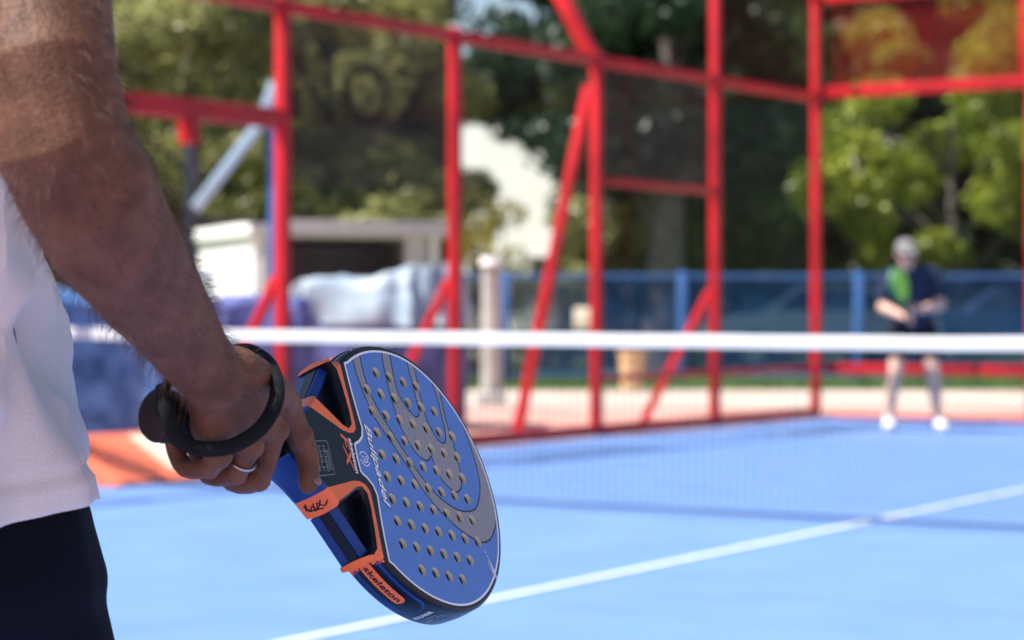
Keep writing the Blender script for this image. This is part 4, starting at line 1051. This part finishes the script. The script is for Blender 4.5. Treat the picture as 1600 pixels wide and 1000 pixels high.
# hair on the arm
def arm_hair():
    me = body1.data; n_ = len(me.polygons); C = np.zeros(n_*3); me.polygons.foreach_get('center', C); C = C.reshape(-1, 3)
    Nn = np.zeros(n_*3); me.polygons.foreach_get('normal', Nn); Nn = Nn.reshape(-1, 3)
    P = np.array(sh[3:]); 
    A_, B_ = P[:-1], P[1:]
    best = np.full(n_, 9.0); td = np.zeros((n_, 3)); tt = np.zeros(n_)
    for i, (a, bb) in enumerate(zip(A_, B_)):
        d = bb-a; t = np.clip(((C-a)@d)/(d@d), 0, 1); q = np.linalg.norm(C-(a+t[:, None]*d), axis=1); k = q < best
        best[k] = q[k]; td[k] = d/np.linalg.norm(d); tt[k] = i+t[k]
    ok = np.where((best < .075) & (C[:, 0] > -.42) & (C[:, 2] > .93) & (C[:, 1] < 1.95))[0]
    pick = rng.choice(ok, min(len(ok), 100000), replace=True) if len(ok) else ok
    keepm = rng.random(len(pick)) < .17
    pick = pick[keepm]; n2 = len(pick)
    ar = rng.uniform(.008, .019, n2)[:, None]
    root = C[pick]+rng.normal(0, .0012, (n2, 3)); nr = Nn[pick]; dr = td[pick]*.75+nr*.55+rng.normal(0, .28, (n2, 3))
    sidev = np.cross(dr, rng.normal(size=(n2, 3))); sidev /= np.linalg.norm(sidev, axis=1)[:, None]
    wv = .00015
    mid = root+dr*ar*.5+nr*ar*.10; tip = root+dr*ar+td[pick]*ar*.15
    V = np.stack([root-sidev*wv, root+sidev*wv, mid+sidev*wv*.8, mid-sidev*wv*.8, tip], 1).reshape(-1, 3)
    F_ = []
    for k in range(n2): F_ += [(5*k, 5*k+1, 5*k+2, 5*k+3), (5*k+3, 5*k+2, 5*k+4)]
    m2 = bpy.data.meshes.new('arm_hair'); m2.from_pydata(V.tolist(), [], F_); m2.materials.append(M['armhair'])
    tag(link('arm_hair', m2, p1), kind='stuff')
arm_hair()
# ring on the ring finger, nail on the index finger
rc = RL(*((Vector(mcp['r'])+Vector((-.2780, .0400, .0105)))/2)); rd = (RL(-.2780, .0400, .0105)-RL(*mcp['r'])).normalized()
x_ = rd.orthogonal().normalized(); y_ = rd.cross(x_)
MB().tube([rc+x_*.0122*math.cos(a)+y_*.0122*math.sin(a) for a in [2*math.pi*k/28 for k in range(28)]], (.0012), 8, closed=True).build('finger_ring', M['ring'], p1, True)
MB().ball(RL(-.1985, .0425, -.0128), (.0052, .0030, .0060), (RM.to_3x3() @ Matrix.Rotation(math.radians(70), 3, 'X'))).build('finger_nail', M['nail'], p1, True)

# shirt: lofted cloth with folds, flaring to an open hem
def shirt():
    nu, nv = 150, 120; vs = []; fs = []
    Z = [.835, .86, .90, .95, .99, 1.015, 1.05, 1.10, 1.20, 1.30, 1.40, 1.45, 1.485]
    A_ = [.220, .219, .202, .183, .168, .174, .176, .184, .200, .205, .195, .158, .085]
    B_ = [.192, .190, .182, .168, .152, .156, .156, .155, .155, .148, .128, .107, .075]
    for j in range(nv+1):
        z = Z[0]+(Z[-1]-Z[0])*j/nv; a = np.interp(z, Z, A_); bb = np.interp(z, Z, B_)
        for i in range(nu):
            t = 2*math.pi*i/nu; k = max(0, 1-(z-.835)/.45)
            fold = (.007*math.sin(7*t+3.1*z*6+2*math.sin(2*t))+.0045*math.sin(13*t-9*z+1.3))*(.35+.65*k)
            f2_ = .011*math.sin(42*(z-.99)+2.2*math.sin(t*2+.6))*math.exp(-((z-1.03)/.07)**2)
            f3_ = .024*noise.noise(Vector((math.cos(t)*2.6, math.sin(t)*2.6, z*8)))+.009*noise.noise(Vector((math.cos(t)*6, math.sin(t)*6, z*14)))
            hem = -.003 if abs(z-.864) < .004 else 0
            cr_ = abs(noise.noise(Vector((math.cos(t)*3.2+z*2.4, math.sin(t)*3.2-z*1.1, z*5+3)))); f4_ = .013*max(0, 1-cr_*5)*min(1, max(0, (z-.87)/.05))
            e = fold+f2_+f3_+f4_+hem
            zz = z+.014*max(0, 1-(z-.835)/.12)-(.045*max(0, -math.sin(t))+.008*math.sin(t*3+.5)*k)*max(0, 1-(z-.835)/.12)
            vs.append((-.580+(a+e)*math.cos(t), 2.02+(bb+e)*math.sin(t), zz))
    for j in range(nv):
        for i in range(nu): fs.append((j*nu+i, j*nu+(i+1) % nu, (j+1)*nu+(i+1) % nu, (j+1)*nu+i))
    o = MB().add(vs, fs).build('shirt', M['shirt'], p1, True)
    md = o.modifiers.new('thickness', 'SOLIDIFY'); md.thickness = .0022; md.offset = -1
    for pts, rad in (([(-.45, 2.0, 1.42), (-.36, 1.95, 1.425), (-.347, 1.86, 1.345)], [.085, .082, .080]), ([(-.61, 2.02, 1.42), (-.72, 2.04, 1.41), (-.758, 2.055, 1.29)], [.085, .080, .075])):
        MB().tube(smoothpath(pts, 5), [rad[0]+(rad[-1]-rad[0])*q/10 for q in range(11)], 24, round_ends=False).build('sleeve', M['shirt'], o, True)
shirt()
c = MB()
c.tube([(-.530, 2.02, .88), (-.528, 2.02, .83), (-.526, 2.02, .77)], [(.150, .125), (.172, .134), (.185, .140)], 28, ref=(1, 0, 0))
for x0 in (-.435, -.625):
    c.tube([(x0-.012, 2.02, .80), (x0+.006, 2.03, .68), (x0+.008, 2.05, .50)], [.088, .104, .112], 24)
def crease(v):
    q = .006*noise.noise(Vector((v.x*9, v.y*9, v.z*5)))+.003*noise.noise(Vector((v.x*22, v.y*22, v.z*14)))
    d = Vector((v.x+.52, v.y-2.02, 0)); 
    return v+d.normalized()*q
remesh(c, 'shorts', M['shorts'], .006, p1, 6, .5, crease)
for an in ((-.40, 2.03, .09), (-.66, 2.10, .09)):
    a = Vector(an); d = Vector((.12, 1, 0)).normalized()
    k = MB(); k.tube([a-d*.055+Vector((0, 0, -.035)), a+d*.03+Vector((0, 0, -.035)), a+d*.13+Vector((0, 0, -.047)), a+d*.19+Vector((0, 0, -.055))], [(.045, .045), (.05, .05), (.052, .036), (.04, .026)], 16, ref=(1, 0, 0))
    k.tube([a, a+Vector((0, 0, .03))], [.045, .042], 14)
    remesh(k, 'shoe', M['shoe'], .006, p1, 3)
